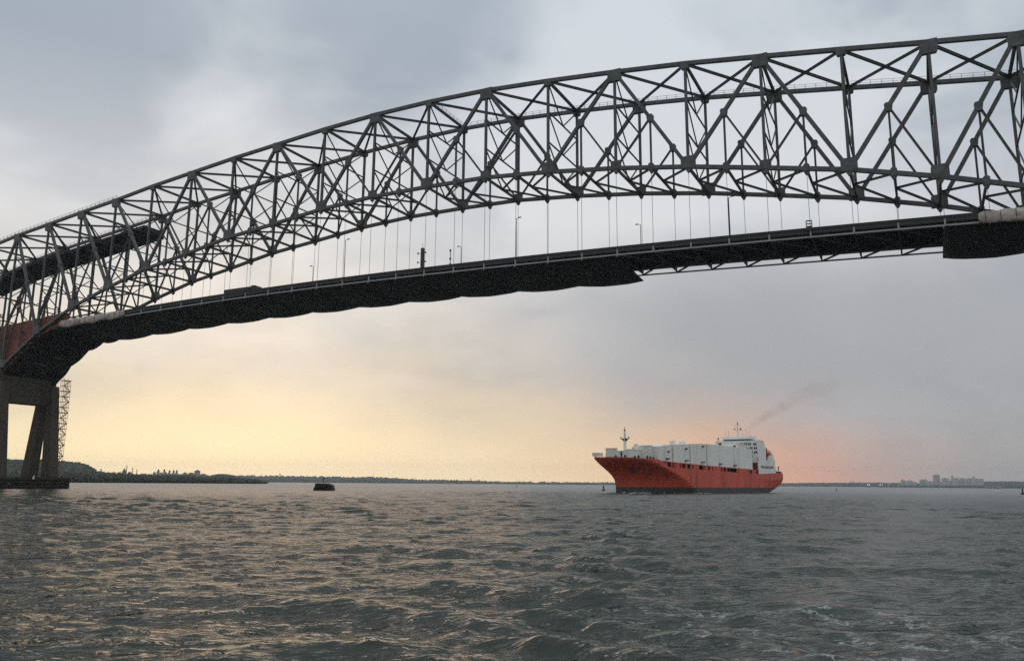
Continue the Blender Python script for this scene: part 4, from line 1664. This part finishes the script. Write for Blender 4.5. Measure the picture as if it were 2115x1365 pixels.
# aft fittings
mb = MB()
mb.box(123.2, 126.0, -6.5, 6.5, 9.0, 13.6)
mb.build('stern_ramp_housing', M['shipdark'], ship, ID)
mb = MB()
mb.tube([(127.0, -8.2, 9.0), (127.0, -8.2, 10.4), (128.2, -8.0, 10.6)], [0.8, 0.9, 0.5], 8)
mb.build('mooring_winch', M['white'], ship, ID)
mb = MB()
mb.bar((129.0, -9.0, 9.0), (129.6, -9.0, 11.9), 0.25)
mb.bar((128.9, -9.0, 10.7), (130.3, -9.0, 11.1), 0.25)
mb.tube([(129.5, -9.0, 11.6), (129.5, -9.0, 12.3)], 0.32, 8)
mb.build('stern_davit', M['shipdark'], ship, ID)
mb = MB()
mb.box(130.3, 131.5, -9.6, 9.6, 9.1, 10.0)
mb.build('stern_bulwark', M['shipdark'], ship, ID)


def text_mesh(name, body, size, m, parent, loc, rot):
    c = bpy.data.curves.new(name, 'FONT')
    c.body = body
    c.size = size
    c.extrude = 0.02
    c.align_x = 'CENTER'
    c.align_y = 'CENTER'
    t_ = bpy.data.objects.new(name + '_tmp', c)
    col.objects.link(t_)
    bpy.context.view_layer.update()
    me = bpy.data.meshes.new_from_object(t_)
    bpy.data.objects.remove(t_)
    me.name = name
    me.materials.clear()
    me.materials.append(m)
    o = link(name, me, None, parent, ID)
    o.location = loc
    o.rotation_euler = rot
    return o


lt = text_mesh('lettering', 'WALLENIUS LINES', 1.75, M['shipdark'], house, (112.9, -HB - 0.04, 11.6), (R(90), 0, 0))
lt.scale = (1.02, 1.0, 1.0)

# bow wave and stern wash: low ridges of broken water against the hull
def wash(name, label, s0_, s1_, y, w_, h_, seed):
    rg = random.Random(seed)
    mb = MB()
    k = 0
    s = s0_
    while s < s1_:
        L = rg.uniform(2.5, 6.0)
        hh = h_ * rg.uniform(0.35, 1.0)
        yy = y + rg.uniform(-w_, w_) * 0.3
        hb_ = -half_breadth(s, 0.2) + yy
        pts = []
        for a in range(7):
            t = a / 6
            pts.append((s + L * t, hb_ + rg.uniform(-.15, .15), 0.05 + hh * math.sin(math.pi * t) * rg.uniform(0.5, 1)))
        mb.tube(pts, [0.03] + [w_ * 0.22 * rg.uniform(0.4, 1) for _ in range(5)] + [0.03], 6)
        s += L * rg.uniform(0.6, 1.8)
    mb.smooth = True
    o = mb.build(name, M['white2'], ship, ID)
    return o


wash('bow_wave', '', 2.0, 18.0, -0.5, 1.3, 0.5, 3)
wash('bow_wave', '', 4.0, 14.0, -1.2, 1.0, 0.3, 9)
wash('side_wash', '', 18, 52, -0.4, 0.5, 0.25, 4)

# smoke plume drifting from the funnel
def smoke():
    p0 = SB + SA * 110.5 - SN * (-7.0)
    p0 = np.array([p0[0], p0[1], 24.0])
    dep = float((p0 - CAM) @ FW)
    pts = []
    rads = []
    for (x, y, r_, dd) in ((1567, 907, 0.6, 0), (1548, 884, 1.3, 2), (1575, 864, 1.9, 6), (1605, 845, 2.6, 12), (1640, 826, 3.4, 20), (1680, 807, 4.0, 30), (1725, 790, 4.4, 42)):
        pts.append(CAM + ray(x, y) * (dep + dd))
        rads.append(r_)
    mb = MB()
    fine, fr_ = [], []
    for k in range(len(pts) - 1):
        for j in range(6):
            t = j / 6
            fine.append(pts[k] * (1 - t) + pts[k + 1] * t)
            fr_.append(rads[k] * (1 - t) + rads[k + 1] * t)
    fine.append(pts[-1])
    fr_.append(rads[-1])
    mb.tube(fine[4:], fr_[4:], 14)
    m = bpy.data.materials.new('smoke_volume')
    m.use_nodes = True
    t = m.node_tree
    t.nodes.clear()
    q = NG(t)
    geo = q.n('ShaderNodeNewGeometry')
    f = q.noise(geo.outputs['Position'], 0.16, 4.0, 0.6, 0.4)
    away = q.vm('DISTANCE', geo.outputs['Position'], tuple(float(c) for c in p0))
    den = q.m('MULTIPLY', q.rng(f, 0.25, 0.75, 0.0, 1.0, True), q.rng(away, 0.0, 60.0, 0.046, 0.008))
    v = q.n('ShaderNodeVolumePrincipled')
    v.inputs['Color'].default_value = (0.42, 0.33, 0.24, 1)
    q.put(v.inputs['Density'], den)
    o = q.n('ShaderNodeOutputMaterial')
    t.links.new(v.outputs[0], o.inputs['Volume'])
    ob = mb.build('smoke', m)
    tag(ob, 'thin brown smoke drifting up to the right from the ship', 'smoke', kind='stuff')


smoke()

# ------------------------------------------------------------------ shores


def ridge_land(name, label, cols, dist, depth, mat_, bump_px=1.2, seed=1, steps=None):
    """a land mass whose skyline runs along cols [(x, top_y)] at a given distance; depth = metres front to back"""
    steps = steps or int(abs(cols[-1][0] - cols[0][0]) / 2.0)
    mb = MB()
    vs, fs = [], []
    prof_ = [(0.0, 0.0), (0.06, 0.45), (0.25, 0.78), (0.5, 1.0), (0.75, 0.8), (1.0, 0.0)]
    rg = random.Random(seed)
    for k in range(steps + 1):
        x = cols[0][0] + (cols[-1][0] - cols[0][0]) * k / steps
        ty = float(np.interp(x, [c[0] for c in cols], [c[1] for c in cols]))
        dd = dist if isinstance(dist, (int, float)) else float(np.interp(x, [c[0] for c in dist], [c[1] for c in dist]))
        d = ray(x, ty)
        hn = math.hypot(d[0], d[1])
        h_top = EYE + d[2] / hn * (dd + depth * 0.5)
        edge = min(1.0, min(k, steps - k) / 4.0)
        for (t, hf) in prof_:
            p = on_ground(x, dd + depth * t)
            jit = mnoise.noise(Vector((x * 0.35, t * 9.0, seed * 3.1))) + 0.6 * mnoise.noise(Vector((x * 1.1, t * 17.0, seed)))
            z = hf * h_top * edge + (jit * bump_px * px_size(p) * (1.0 if 0 < t < 1 else 0))
            vs.append((p[0], p[1], max(-1.0, z) if 0 < t < 1 else -1.0))
    m_ = len(prof_)
    for k in range(steps):
        for r in range(m_ - 1):
            a = k * m_ + r
            fs.append((a, a + m_, a + m_ + 1, a + 1))
    fs += [tuple(range(m_)), tuple(steps * m_ + r for r in range(m_ - 1, -1, -1))]
    mb.add(vs, fs)
    o = mb.build(name, mat_)
    tag(o, label, kind='structure')
    return o


def lump(seed):
    """irregular tree clump, radius about 1"""
    rg = random.Random(seed)
    bm = bmesh.new()
    bmesh.ops.create_icosphere(bm, subdivisions=2, radius=1.0)
    off = Vector((rg.uniform(0, 50), rg.uniform(0, 50), rg.uniform(0, 50)))
    for v in bm.verts:
        k = mnoise.noise(v.co * 1.7 + off) * 0.40 + mnoise.noise(v.co * 4.1 + off) * 0.22
        v.co *= 1.0 + k
        v.co.z *= 0.9
    vs = [tuple(v.co) for v in bm.verts]
    fs = [tuple(q.index for q in f.verts) for f in bm.faces]
    bm.free()
    return np.array(vs), fs


LUMPS = [lump(k) for k in range(5)]


def wood(name, label, items, mat_, seed):
    """a wood that reads as one mass: clumps at (x,y,z,rx,rz)"""
    rg = random.Random(seed)
    V, F = [], []
    nb = 0
    for (x, y, z, r_, h_) in items:
        vs, fs = LUMPS[rg.randrange(5)]
        a = rg.uniform(0, 6.28)
        c, s = math.cos(a), math.sin(a)
        q = np.empty_like(vs)
        q[:, 0] = (vs[:, 0] * c - vs[:, 1] * s) * r_ + x
        q[:, 1] = (vs[:, 0] * s + vs[:, 1] * c) * r_ + y
        q[:, 2] = vs[:, 2] * h_ + z
        V.append(q)
        F.extend([tuple(i + nb for i in f) for f in fs])
        nb += len(vs)
    me = bpy.data.meshes.new(name)
    me.from_pydata(np.concatenate(V).tolist(), [], F)
    o = link(name, me, mat_)
    tag(o, label, 'trees', kind='stuff')
    return o


# near point of land on the left, with a wooded hill
near_d = [(-120, 1150), (150, 1180), (548, 1250)]
ridge_land('terrain', 'low dark shore on the left below the bridge', [(-160, 972), (60, 972), (200, 978), (300, 982), (430, 986), (520, 990), (549, 996)], near_d, 170, M['land'], 0.5, 2)
items = []
rg = random.Random(11)
for k in range(1500):
    x = rg.uniform(-150, 546)
    t = rg.random()
    dd = float(np.interp(x, [c[0] for c in near_d], [c[1] for c in near_d])) + 2 + 110 * t * t
    p = on_ground(x, dd)
    ty = float(np.interp(x, [-160, 120, 200, 300, 400, 480, 520, 547], [972, 972, 976.5, 979.5, 983, 985.5, 988, 993]))
    d = ray(x, ty)
    hmax = EYE + d[2] / math.hypot(d[0], d[1]) * dd
    h_ = hmax * rg.uniform(0.75, 1.0)
    items.append((p[0], p[1], h_ * 0.52, rg.uniform(3.2, 6.5), h_ * 0.52))
wood('shore_trees', 'dark green belt of trees along the left shoreline', items, M['foliage'], 4)
hill = [(-160, 948), (60, 950), (118, 952.5), (140, 954), (158, 956), (170, 958.5), (182, 963), (190, 968), (196, 973), (206, 975), (230, 977), (260, 980)]
ridge_land('hill', 'wooded hill rising at the left behind the pier', hill, 1500, 260, M['foliage'], 0.5, 5)
items = []
for k in range(700):
    x = rg.uniform(-150, 240)
    t = rg.uniform(0.02, 0.6)
    hf = float(np.interp(t, [0, 0.06, 0.25, 0.5, 0.75], [0, 0.45, 0.78, 1.0, 0.8]))
    ty = float(np.interp(x, [c[0] for c in hill], [c[1] for c in hill]))
    d = ray(x, ty)
    ht = EYE + d[2] / math.hypot(d[0], d[1]) * 1630
    p = on_ground(x, 1500 + 260 * t)
    r_ = rg.uniform(3.0, 5.5)
    items.append((p[0], p[1], max(1.0, hf * ht - r_ * 0.5), r_ * 1.2, r_))
wood('hill_trees', 'dense trees covering the hill at the left', items, M['foliage'], 6)

# farther shore: low wooded ridge behind everything
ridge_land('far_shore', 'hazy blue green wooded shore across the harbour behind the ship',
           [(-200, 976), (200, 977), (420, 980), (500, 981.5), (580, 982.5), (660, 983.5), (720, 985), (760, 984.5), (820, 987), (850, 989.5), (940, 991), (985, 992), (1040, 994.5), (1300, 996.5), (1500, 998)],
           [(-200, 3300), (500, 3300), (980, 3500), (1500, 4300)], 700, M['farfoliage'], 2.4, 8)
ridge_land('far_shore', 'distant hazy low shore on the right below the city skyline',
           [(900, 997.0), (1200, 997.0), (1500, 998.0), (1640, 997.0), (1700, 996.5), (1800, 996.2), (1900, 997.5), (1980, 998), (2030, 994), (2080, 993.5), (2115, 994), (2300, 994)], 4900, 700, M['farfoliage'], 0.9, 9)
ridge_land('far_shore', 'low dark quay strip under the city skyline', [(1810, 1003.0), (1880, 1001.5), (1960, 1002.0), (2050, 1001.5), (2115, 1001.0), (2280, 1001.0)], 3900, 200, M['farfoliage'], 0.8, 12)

# ---- plant on the left shore


def at_col(x, dist, z=0.0):
    p = on_ground(x, dist)
    p[2] = z
    return p


def z_of(x, y, dist):
    d = ray(x, y)
    return EYE + d[2] / math.hypot(d[0], d[1]) * dist


VD = math.atan2(FW[1], FW[0])


def silo(x0, x1, ytop, dist, label, group, dome=0.12, m=None, name='silo'):
    xc = (x0 + x1) / 2
    p = at_col(xc, dist)
    r_ = (x1 - x0) / 2 * px_size(p)
    zt = z_of(xc, ytop, dist)
    o = empty(name, p)
    mb = MB()
    mb.tube([(0, 0, 0), (0, 0, zt * (1 - dome))], r_, 16)
    mb.build('shell', m or M['silo'], o, ID)
    mb = MB()
    mb.tube([(0, 0, zt * (1 - dome)), (0, 0, zt * (1 - dome * 0.5)), (0, 0, zt)], [r_ * 1.04, r_ * 0.75, r_ * 0.15], 16)
    mb.build('roof', M['plant'], o, ID)
    tag(o, label, 'silo', group)
    return o


SG = 'silos of the plant on the left shore'
names = ['leftmost slim silo of the plant on the left shore', 'tall silo second from the left in the plant row', 'third silo from the left in the plant row', 'fourth silo from the left in the plant row',
         'fifth silo from the left in the plant row', 'sixth silo from the left in the plant row', 'rightmost silo of the plant row']
for nm, (x0, x1, yt) in zip(names, ((314, 320, 974), (321.5, 327.5, 971), (328.5, 334.5, 974.5), (335.5, 343, 974), (344, 350.5, 975.5), (352, 358.5, 975.5), (359.5, 365.5, 974.5))):
    silo(x0, x1, yt, 1480, nm, SG)
# head houses on top of the silos
for x, yt, nm in ((325, 969.0, 'small head house on the second silo from the left'), (337, 969.0, 'small head house on the fourth silo from the left'), (348, 971.0, 'small head house on the fifth silo from the left'),
                  (356.5, 970.5, 'small head house on the sixth silo from the left'), (363, 970.5, 'small head house on the rightmost silo of the row')):
    p = at_col(x, 1480)
    zt = z_of(x, yt, 1480)
    o = empty('head_house', (p[0], p[1], zt - 6.5))
    mb = MB()
    mb.box(-1.0, 1.0, -1.0, 1.0, 0, 5.5)
    mb.build('wall', M['plant'], o, ID)
    mb = MB()
    mb.prism([(-1.2, 5.5), (1.2, 5.5), (0, 6.5)], -1.2, 1.2)
    mb.build('roof', M['plant'], o, ID)
    tag(o, nm, 'building', 'head houses on the silos')
silo(399.5, 411.5, 970, 1480, 'broad domed silo standing alone right of the silo row', SG, 0.14)


def chimney(x, ytop, dist, w_, label, m=None, group=None):
    p = at_col(x, dist)
    zt = z_of(x, ytop, dist)
    o = empty('chimney', p)
    mb = MB()
    mb.tube([(0, 0, 0), (0, 0, zt)], [w_, w_ * 0.7], 10)
    mb.build('stack', m or M['chimney'], o, ID)
    mb = MB()
    mb.tube([(0, 0, zt * 0.93), (0, 0, zt * 0.97)], w_ * 0.95, 10)
    mb.build('collar', M['plant'], o, ID)
    tag(o, label, 'chimney', group)


CG = 'chimneys along the left shore'
chimney(258.5, 960.5, 1520, 0.75, 'tallest chimney beside the stepped plant building on the left shore', None, CG)
chimney(271, 965.5, 1520, 0.7, 'middle one of the three thin chimneys on the left shore', None, CG)
chimney(280, 968.5, 1520, 0.7, 'rightmost of the three thin chimneys on the left shore', None, CG)


def building(x0, x1, ytop, dist, label, m=None, group=None, roof='flat', cat='building', name='building', depth=None, steps=()):
    xc = (x0 + x1) / 2
    p = at_col(xc, dist)
    w_ = (x1 - x0) * px_size(p)
    zt = z_of(xc, ytop, dist)
    dp = depth or w_ * 0.8
    o = empty(name, p, VD - math.pi / 2)
    m = m or M['bldg']
    body = zt if roof == 'flat' else zt * 0.84
    mb = MB()
    mb.box(-w_ / 2, w_ / 2, -dp / 2, dp / 2, 0, body)
    wl = mb.build('wall', m, o, ID)
    if roof == 'flat':
        mb = MB()
        mb.box(-w_ * 0.28, w_ * 0.22, -dp * 0.25, dp * 0.25, body + 0.003, body + max(1.2, 0.035 * zt))
        mb.build('roof_plant', M['bldg2'], o, ID)
        mb = MB()
        mb.box(-w_ / 2 - 0.3, w_ / 2 + 0.3, -dp / 2 - 0.3, dp / 2 + 0.3, body - 0.8, body - 0.003)
        mb.build('cornice', m, o, ID)
    elif roof == 'gable':
        mb = MB()
        mb.prism([(-w_ / 2 - 0.3, body), (w_ / 2 + 0.3, body), (w_ * 0.1, zt), (-w_ * 0.1, zt)], -dp / 2, dp / 2)
        mb.build('roof', M['plant'], o, ID)
    elif roof == 'dome':
        mb = MB()
        mb.tube([(0, 0, body), (0, 0, body + (zt - body) * 0.5), (0, 0, zt)], [w_ * 0.47, w_ * 0.38, w_ * 0.12], 14)
        mb.build('roof', m, o, ID)
    elif roof == 'spire':
        mb = MB()
        mb.prism([(-w_ * 0.36, body), (w_ * 0.36, body), (w_ * 0.28, body + (zt - body) * 0.4), (w_ * 0.06, zt), (-w_ * 0.06, zt), (-w_ * 0.28, body + (zt - body) * 0.4)], -dp * 0.3, dp * 0.3)
        mb.build('roof', m, o, ID)
    # floor bands that show as fine horizontal relief
    nf = max(2, int(body / 14))
    for k in range(1, nf):
        z = body * k / nf
        mb = MB()
        mb.box(-w_ / 2 - 0.12, w_ / 2 + 0.12, -dp / 2 - 0.12, dp / 2 + 0.12, z - 0.5, z + 0.5)
        mb.build('floor_band', M['bldg2'], wl, ID)
    tag(o, label, cat, group)
    return o


PG = 'plant buildings on the left shore'
building(240, 250, 974.5, 1500, 'low shed left of the tallest chimney on the left shore', M['plant'], PG, 'gable')
building(251, 257.5, 967.5, 1500, 'stepped tower building touching the tallest chimney on the left shore', M['plant'], PG, 'spire')
building(262, 269.5, 974, 1500, 'small shed between the tallest and the middle chimney', M['plant'], PG, 'gable')
building(344, 398, 980, 1470, 'long low building between the silo row and the domed silo', M['plant'], PG)
building(377, 384, 976.5, 1490, 'small block between the silo row and the domed silo', M['plant'], PG)
building(388, 399, 975.5, 1500, 'block touching the left side of the domed silo', M['silo'], PG, 'gable')
building(412, 425, 978, 1500, 'pale building touching the right side of the domed silo', M['silo'], PG, 'gable')
building(440, 480, 978.5, 1520, 'broad shed with a shallow ridge on the left shore', M['plant'], PG, 'gable')
# small water tower on the hill foot and one on the far ridge


def water_tower(x, ytop, dist, r_px, label):
    p = at_col(x, dist)
    zt = z_of(x, ytop, dist)
    r_ = r_px * px_size(p)
    o = empty('water_tower', p)
    mb = MB()
    for sx in (-1, 1):
        for sy in (-1, 1):
            mb.bar((sx * r_ * 0.8, sy * r_ * 0.8, 0), (sx * r_ * 0.5, sy * r_ * 0.5, zt - r_ * 1.5), r_ * 0.16)
    mb.build('legs', M['plant'], o, ID)
    mb = MB()
    mb.tube([(0, 0, zt - 2.4 * r_), (0, 0, zt - 1.8 * r_), (0, 0, zt - 0.6 * r_), (0, 0, zt)], [r_ * 0.4, r_, r_, r_ * 0.25], 12)
    mb.build('tank', M['chimney'], o, ID)
    tag(o, label, 'water tower', 'water towers along the shore')


water_tower(205.5, 967.5, 1560, 1.3, 'small water tower at the foot of the left hill')
water_tower(577, 977.5, 3500, 1.3, 'small water tower on the far ridge right of the tree belt')

# ---- far industrial shore in the middle distance
FG = 'chimneys on the far shore'
chimney(972.5, 986.5, 3300, 1.6, 'smoking chimney on the far shore left of the ship', M['plant'], FG)
chimney(981.5, 991.5, 3300, 1.5, 'shorter stack just right of the smoking chimney on the far shore', M['plant'], FG)
chimney(771, 977, 3600, 0.8, 'thin mast on the far ridge in the middle of the picture', M['plant'], FG)
chimney(1003, 993.0, 3400, 1.6, 'small stack on the far shore nearest to the ship', M['plant'], FG)
for x0, x1, yt, lab in ((743, 754, 983.5, 'domed hall on the far ridge above the middle of the shore'),):
    building(x0, x1, yt, 3700, lab, M['bldg'], 'buildings on the far ridge', 'dome')
for x0, x1, yt, lab in ((915, 930, 995.5, 'low grey shed on the far shore left of the smoking chimney'), (944, 962, 996, 'long low shed just left of the smoking chimney'), (985, 992, 995.0, 'small block right of the smoking chimney'),
                        (1100, 1125, 998.8, 'low wharf shed midway between smoking chimney and ship bow'), (1128, 1165, 999.2, 'long dark wharf shed nearer the ship bow'), (1195, 1212, 998.4, 'wharf shed closest to the ship bow')):
    building(x0, x1, yt, 3250, lab, M['plant'], 'sheds on the far shore', 'gable', depth=30)


def dock_crane(x, ytop, dist, label, lean=1):
    p = at_col(x, dist)
    zt = z_of(x, ytop, dist)
    o = empty('dock_crane', p, VD - math.pi / 2)
    mb = MB()
    for sx in (-1, 1):
        mb.bar((sx * 6, 0, 0), (sx * 2.5, 0, zt * 0.55), 1.2)
    mb.bar((-5, 0, zt * 0.25), (5, 0, zt * 0.25), 1.0)
    mb.build('tower', M['plant'], o, ID)
    mb = MB()
    mb.bar((-lean * 8, 0, zt * 0.5), (lean * 12, 0, zt), 1.1)
    mb.bar((0, 0, zt * 0.5), (0, 0, zt * 0.85), 1.1)
    mb.bar((0, 0, zt * 0.85), (lean * 10, 0, zt * 0.93), 0.5)
    mb.build('boom', M['plant'], o, ID)
    tag(o, label, 'crane', 'dock cranes')


dock_crane(847, 987.5, 3500, 'left one of two dock cranes on the far ridge')
dock_crane(852, 987, 3500, 'right one of two dock cranes on the far ridge')
dock_crane(1755, 993, 4600, 'leftmost dock crane right of the ship stern', 1)
dock_crane(1764, 991.5, 4600, 'middle dock crane right of the ship stern', -1)
dock_crane(1774, 993, 4600, 'rightmost dock crane right of the ship stern', 1)

# ---- city skyline
CD = 4500
KG = 'towers of the distant city skyline'
sky_b = [(1862, 1869, 989.0, 'dome', 'leftmost round topped tower of the distant skyline'), (1873, 1884, 990.2, 'dome', 'second round topped block from the left of the skyline'),
         (1884.5, 1892, 995, 'flat', 'low block right of the two round topped towers'), (1901, 1909, 990.5, 'flat', 'flat block left of the tall slab tower'), (1909.3, 1915, 988.3, 'spire', 'pointed block left of the tall slab tower'),
         (1916, 1929, 993.5, 'flat', 'low block touching the left foot of the tall slab tower'), (1930, 1940.5, 980.5, 'flat', 'tallest slab tower of the distant skyline'), (1941, 1947, 994.5, 'flat', 'low block right of the tallest slab tower'),
         (1948, 1959.5, 987.5, 'flat', 'broad block between the tallest tower and the spire'), (1960, 1965.5, 992.5, 'flat', 'low narrow block left of the spire'), (1965.8, 1970, 980.5, 'spire', 'thin spired tower of the skyline'),
         (1970.5, 1979, 987, 'flat', 'block touching the right side of the spired tower'), (1979.5, 1983, 993, 'flat', 'narrow low block right of the spired tower'), (1983.3, 1993, 987.6, 'flat', 'wide block in the middle of the right skyline group'),
         (1993.5, 2000, 989.3, 'flat', 'block left of the stepped tower, second from it'), (2000.5, 2007.8, 987.7, 'flat', 'block touching the left side of the stepped tower'), (2008.2, 2016, 983.2, 'spire', 'stepped pyramid topped tower on the right of the skyline'),
         (2016.5, 2024, 988.5, 'flat', 'block touching the right side of the stepped tower'), (2024.5, 2031, 988.8, 'flat', 'rightmost block of the distant skyline')]
for k, (x0, x1, yt, rf, lab) in enumerate(sky_b):
    building(x0, x1, yt, CD + (k * 137) % 300, lab, M['bldg'] if k % 3 else M['bldg2'], KG, rf, 'building', 'tower_block')

# shore lights
LG = 'lit lamps on the right far shore'
for x, y, r_, lab in ((1792.5, 1000.8, 1.5, 'left one of the brightest pair of shore lights'), (1796, 1000.8, 1.4, 'right one of the brightest pair of shore lights'), (1817.5, 1000.6, 1.5, 'left one of the second pair of shore lights'),
                      (1822, 1000.6, 1.0, 'right one of the second pair of shore lights'), (1835.5, 1001, 0.7, 'small shore light just right of the second pair'), (1856, 1001, 0.6, 'small shore light below the leftmost skyline tower'),
                      (614, 996.5, 0.5, 'single small light on the far shore left of the dark mooring platform')):
    dist = 4000 if x > 1000 else 2600
    p = at_col(x, dist)
    z = max(3.0, z_of(x, y, dist))
    o = empty('shore_lamp', p)
    mb = MB()
    mb.tube([(0, 0, 0), (0, 0, z)], 0.3, 6)
    mb.build('pole', M['plant'], o, ID)
    mb = MB()
    rr = r_ * px_size(p) * 0.4
    mb.tube([(0, 0, z - rr), (0, 0, z - rr * .5), (0, 0, z + rr * .5), (0, 0, z + rr)], [rr * 0.5, rr, rr, rr * 0.5], 8)
    mb.build('lantern', M['lamp'], o, ID)
    tag(o, lab, 'lamp', LG)

# ------------------------------------------------------------------ small craft and marks
# dark mooring platform in the middle left
dist = 330
p = at_col(670, dist)
u_ = px_size(p)
o = empty('mooring_dolphin', p, VD - math.pi / 2)
tag(o, 'low black mooring platform with a short mark post in the middle of the water', 'dolphin')
mb = MB()
mb.box(-19.0 * u_, 19.5 * u_, -2.6, 2.6, -1.0, 1.15)
mb.build('base', M['timber'], o, ID)
mb = MB()
mb.prism([(-16.5 * u_, 1.153), (16.5 * u_, 1.153), (19.5 * u_, 1.5), (16.0 * u_, 2.3), (8 * u_, 2.75), (-16.5 * u_, 2.8)], -2.3, 2.3)
mb.build('platform', M['timber'], o, ID)
for k in range(7):
    mb = MB()
    xx = -14 * u_ + k * 4.7 * u_
    mb.tube([(xx + 0.52 * math.cos(a * math.pi / 6), -2.75, 1.5 + 0.25 * math.cos(k - 3) + 0.52 * math.sin(a * math.pi / 6)) for a in range(13)], 0.17, 6, False)
    mb.build('tyre_fender', M['tyre'], o, ID)
mb = MB()
mb.tube([(-0.4, 0, 2.7), (-0.4, 0, 4.4)], 0.10, 6)
mb.build('post', M['timber'], o, ID)
mb = MB()
mb.prism([(-0.75, 4.1), (-0.15, 4.3), (0.05, 5.2), (-0.45, 5.0)], -0.2, 0.2)
mb.build('mark', M['shipdark'], o, ID)


def buoy(x, dist, h_, m, label, lattice=False):
    p = at_col(x, dist)
    o = empty('buoy', p)
    mb = MB()
    mb.tube([(0, 0, -0.5), (0, 0, 0.05 * h_), (0, 0, 0.28 * h_)], [0.30 * h_, 0.36 * h_, 0.32 * h_], 12)
    mb.build('float', m, o, ID)
    mb = MB()
    mb.tube([(0, 0, 0.28 * h_), (0, 0, 0.78 * h_)], [0.17 * h_, 0.10 * h_], 8)
    mb.build('tower', m, o, ID)
    mb = MB()
    mb.tube([(0, 0, 0.78 * h_), (0, 0, 0.80 * h_), (0, 0, h_)], [0.08 * h_, 0.22 * h_, 0.16 * h_], 8)
    mb.build('topmark', m, o, ID)
    tag(o, label, 'buoy', 'channel buoys')


buoy(1246.5, 430, 2.6, M['blackbuoy'], 'dark channel buoy just left of the ship bow')
buoy(2110.5, 480, 2.7, M['redbuoy'], 'dark red channel buoy at the right picture edge')
buoy(1727, 640, 1.6, M['blackbuoy'], 'small dark buoy right of the ship stern')
buoy(1067, 800, 1.8, M['blackbuoy'], 'tiny dark buoy left of the ship near the far shore')

# motor boat and covered jetty on the right
p = at_col(2059, 900)
u_ = px_size(p)
o = empty('motor_boat', p, VD - math.pi / 2)
tag(o, 'small white motor boat throwing spray below the right end of the skyline', 'boat')
mb = MB()
mb.prism([(-2.4, 0.0), (1.9, 0.0), (3.2, 1.0), (-2.4, 0.9)], -0.9, 0.9)
mb.build('hull', M['pierwhite'], o, ID)
mb = MB()
mb.prism([(-1.2, 0.95), (1.0, 0.95), (0.4, 2.0), (-1.2, 2.0)], -0.7, 0.7)
cb = mb.build('cabin', M['pierwhite'], o, ID)
mb = MB()
mb.prism([(-0.9, 1.25), (0.86, 1.25), (0.62, 1.7), (-0.9, 1.7)], -0.72, 0.72)
mb.build('window', M['glass'], cb, ID)
mb = MB()
for k in range(7):
    xx = -5.0 + k * 1.6
    mb.tube([(xx, -1.2, 0.0), (xx + 0.7, -1.3, 0.25 + 0.2 * math.sin(k * 2.2)), (xx + 1.5, -1.2, 0.0)], [0.05, 0.28, 0.05], 6)
mb.build('spray', M['white2'], o, ID)
p = at_col(2051, 1800)
u_ = px_size(p)
o = empty('covered_jetty', p, VD - math.pi / 2)
tag(o, 'white roofed open jetty with a dark shed behind the small motor boat', 'jetty')
mb = MB()
mb.box(-15 * u_, 11 * u_, -5, 5, 4.4, 5.2)
mb.build('roof', M['pierwhite'], o, ID)
for xx in (-14, -6.0, 3.0):
    mb = MB()
    mb.box((xx - 0.4) * u_, (xx + 0.4) * u_, -4, -3, -0.5, 4.395)
    mb.build('post', M['silo'], o, ID)
mb = MB()
mb.box(4 * u_, 15 * u_, -3, 3, -0.5, 4.39)
mb.build('shed', M['bldg2'], o, ID)

# ------------------------------------------------------------------ haze over the harbour
mb = MB()
cxy = CAM[:2] + np.array([FW[0], FW[1]]) * 3200
ang = math.atan2(FW[1], FW[0])
hw = [(-3700, -5200), (2900, -5200), (2900, 5200), (-3700, 5200)]
poly = [(cxy[0] + a * math.cos(ang) - b * math.sin(ang), cxy[1] + a * math.sin(ang) + b * math.cos(ang)) for a, b in hw]
mb.prism(poly, -3.0, 135.0, 'z')
hm = bpy.data.materials.new('haze')
hm.use_nodes = True
t = hm.node_tree
t.nodes.clear()
v = t.nodes.new('ShaderNodeVolumePrincipled')
v.inputs['Color'].default_value = (0.74, 0.85, 0.92, 1)
v.inputs['Density'].default_value = 0.000075
v.inputs['Anisotropy'].default_value = 0.6
oo = t.nodes.new('ShaderNodeOutputMaterial')
t.links.new(v.outputs[0], oo.inputs['Volume'])
hz_o = mb.build('haze', hm)
tag(hz_o, 'pale evening haze over the water', kind='stuff')
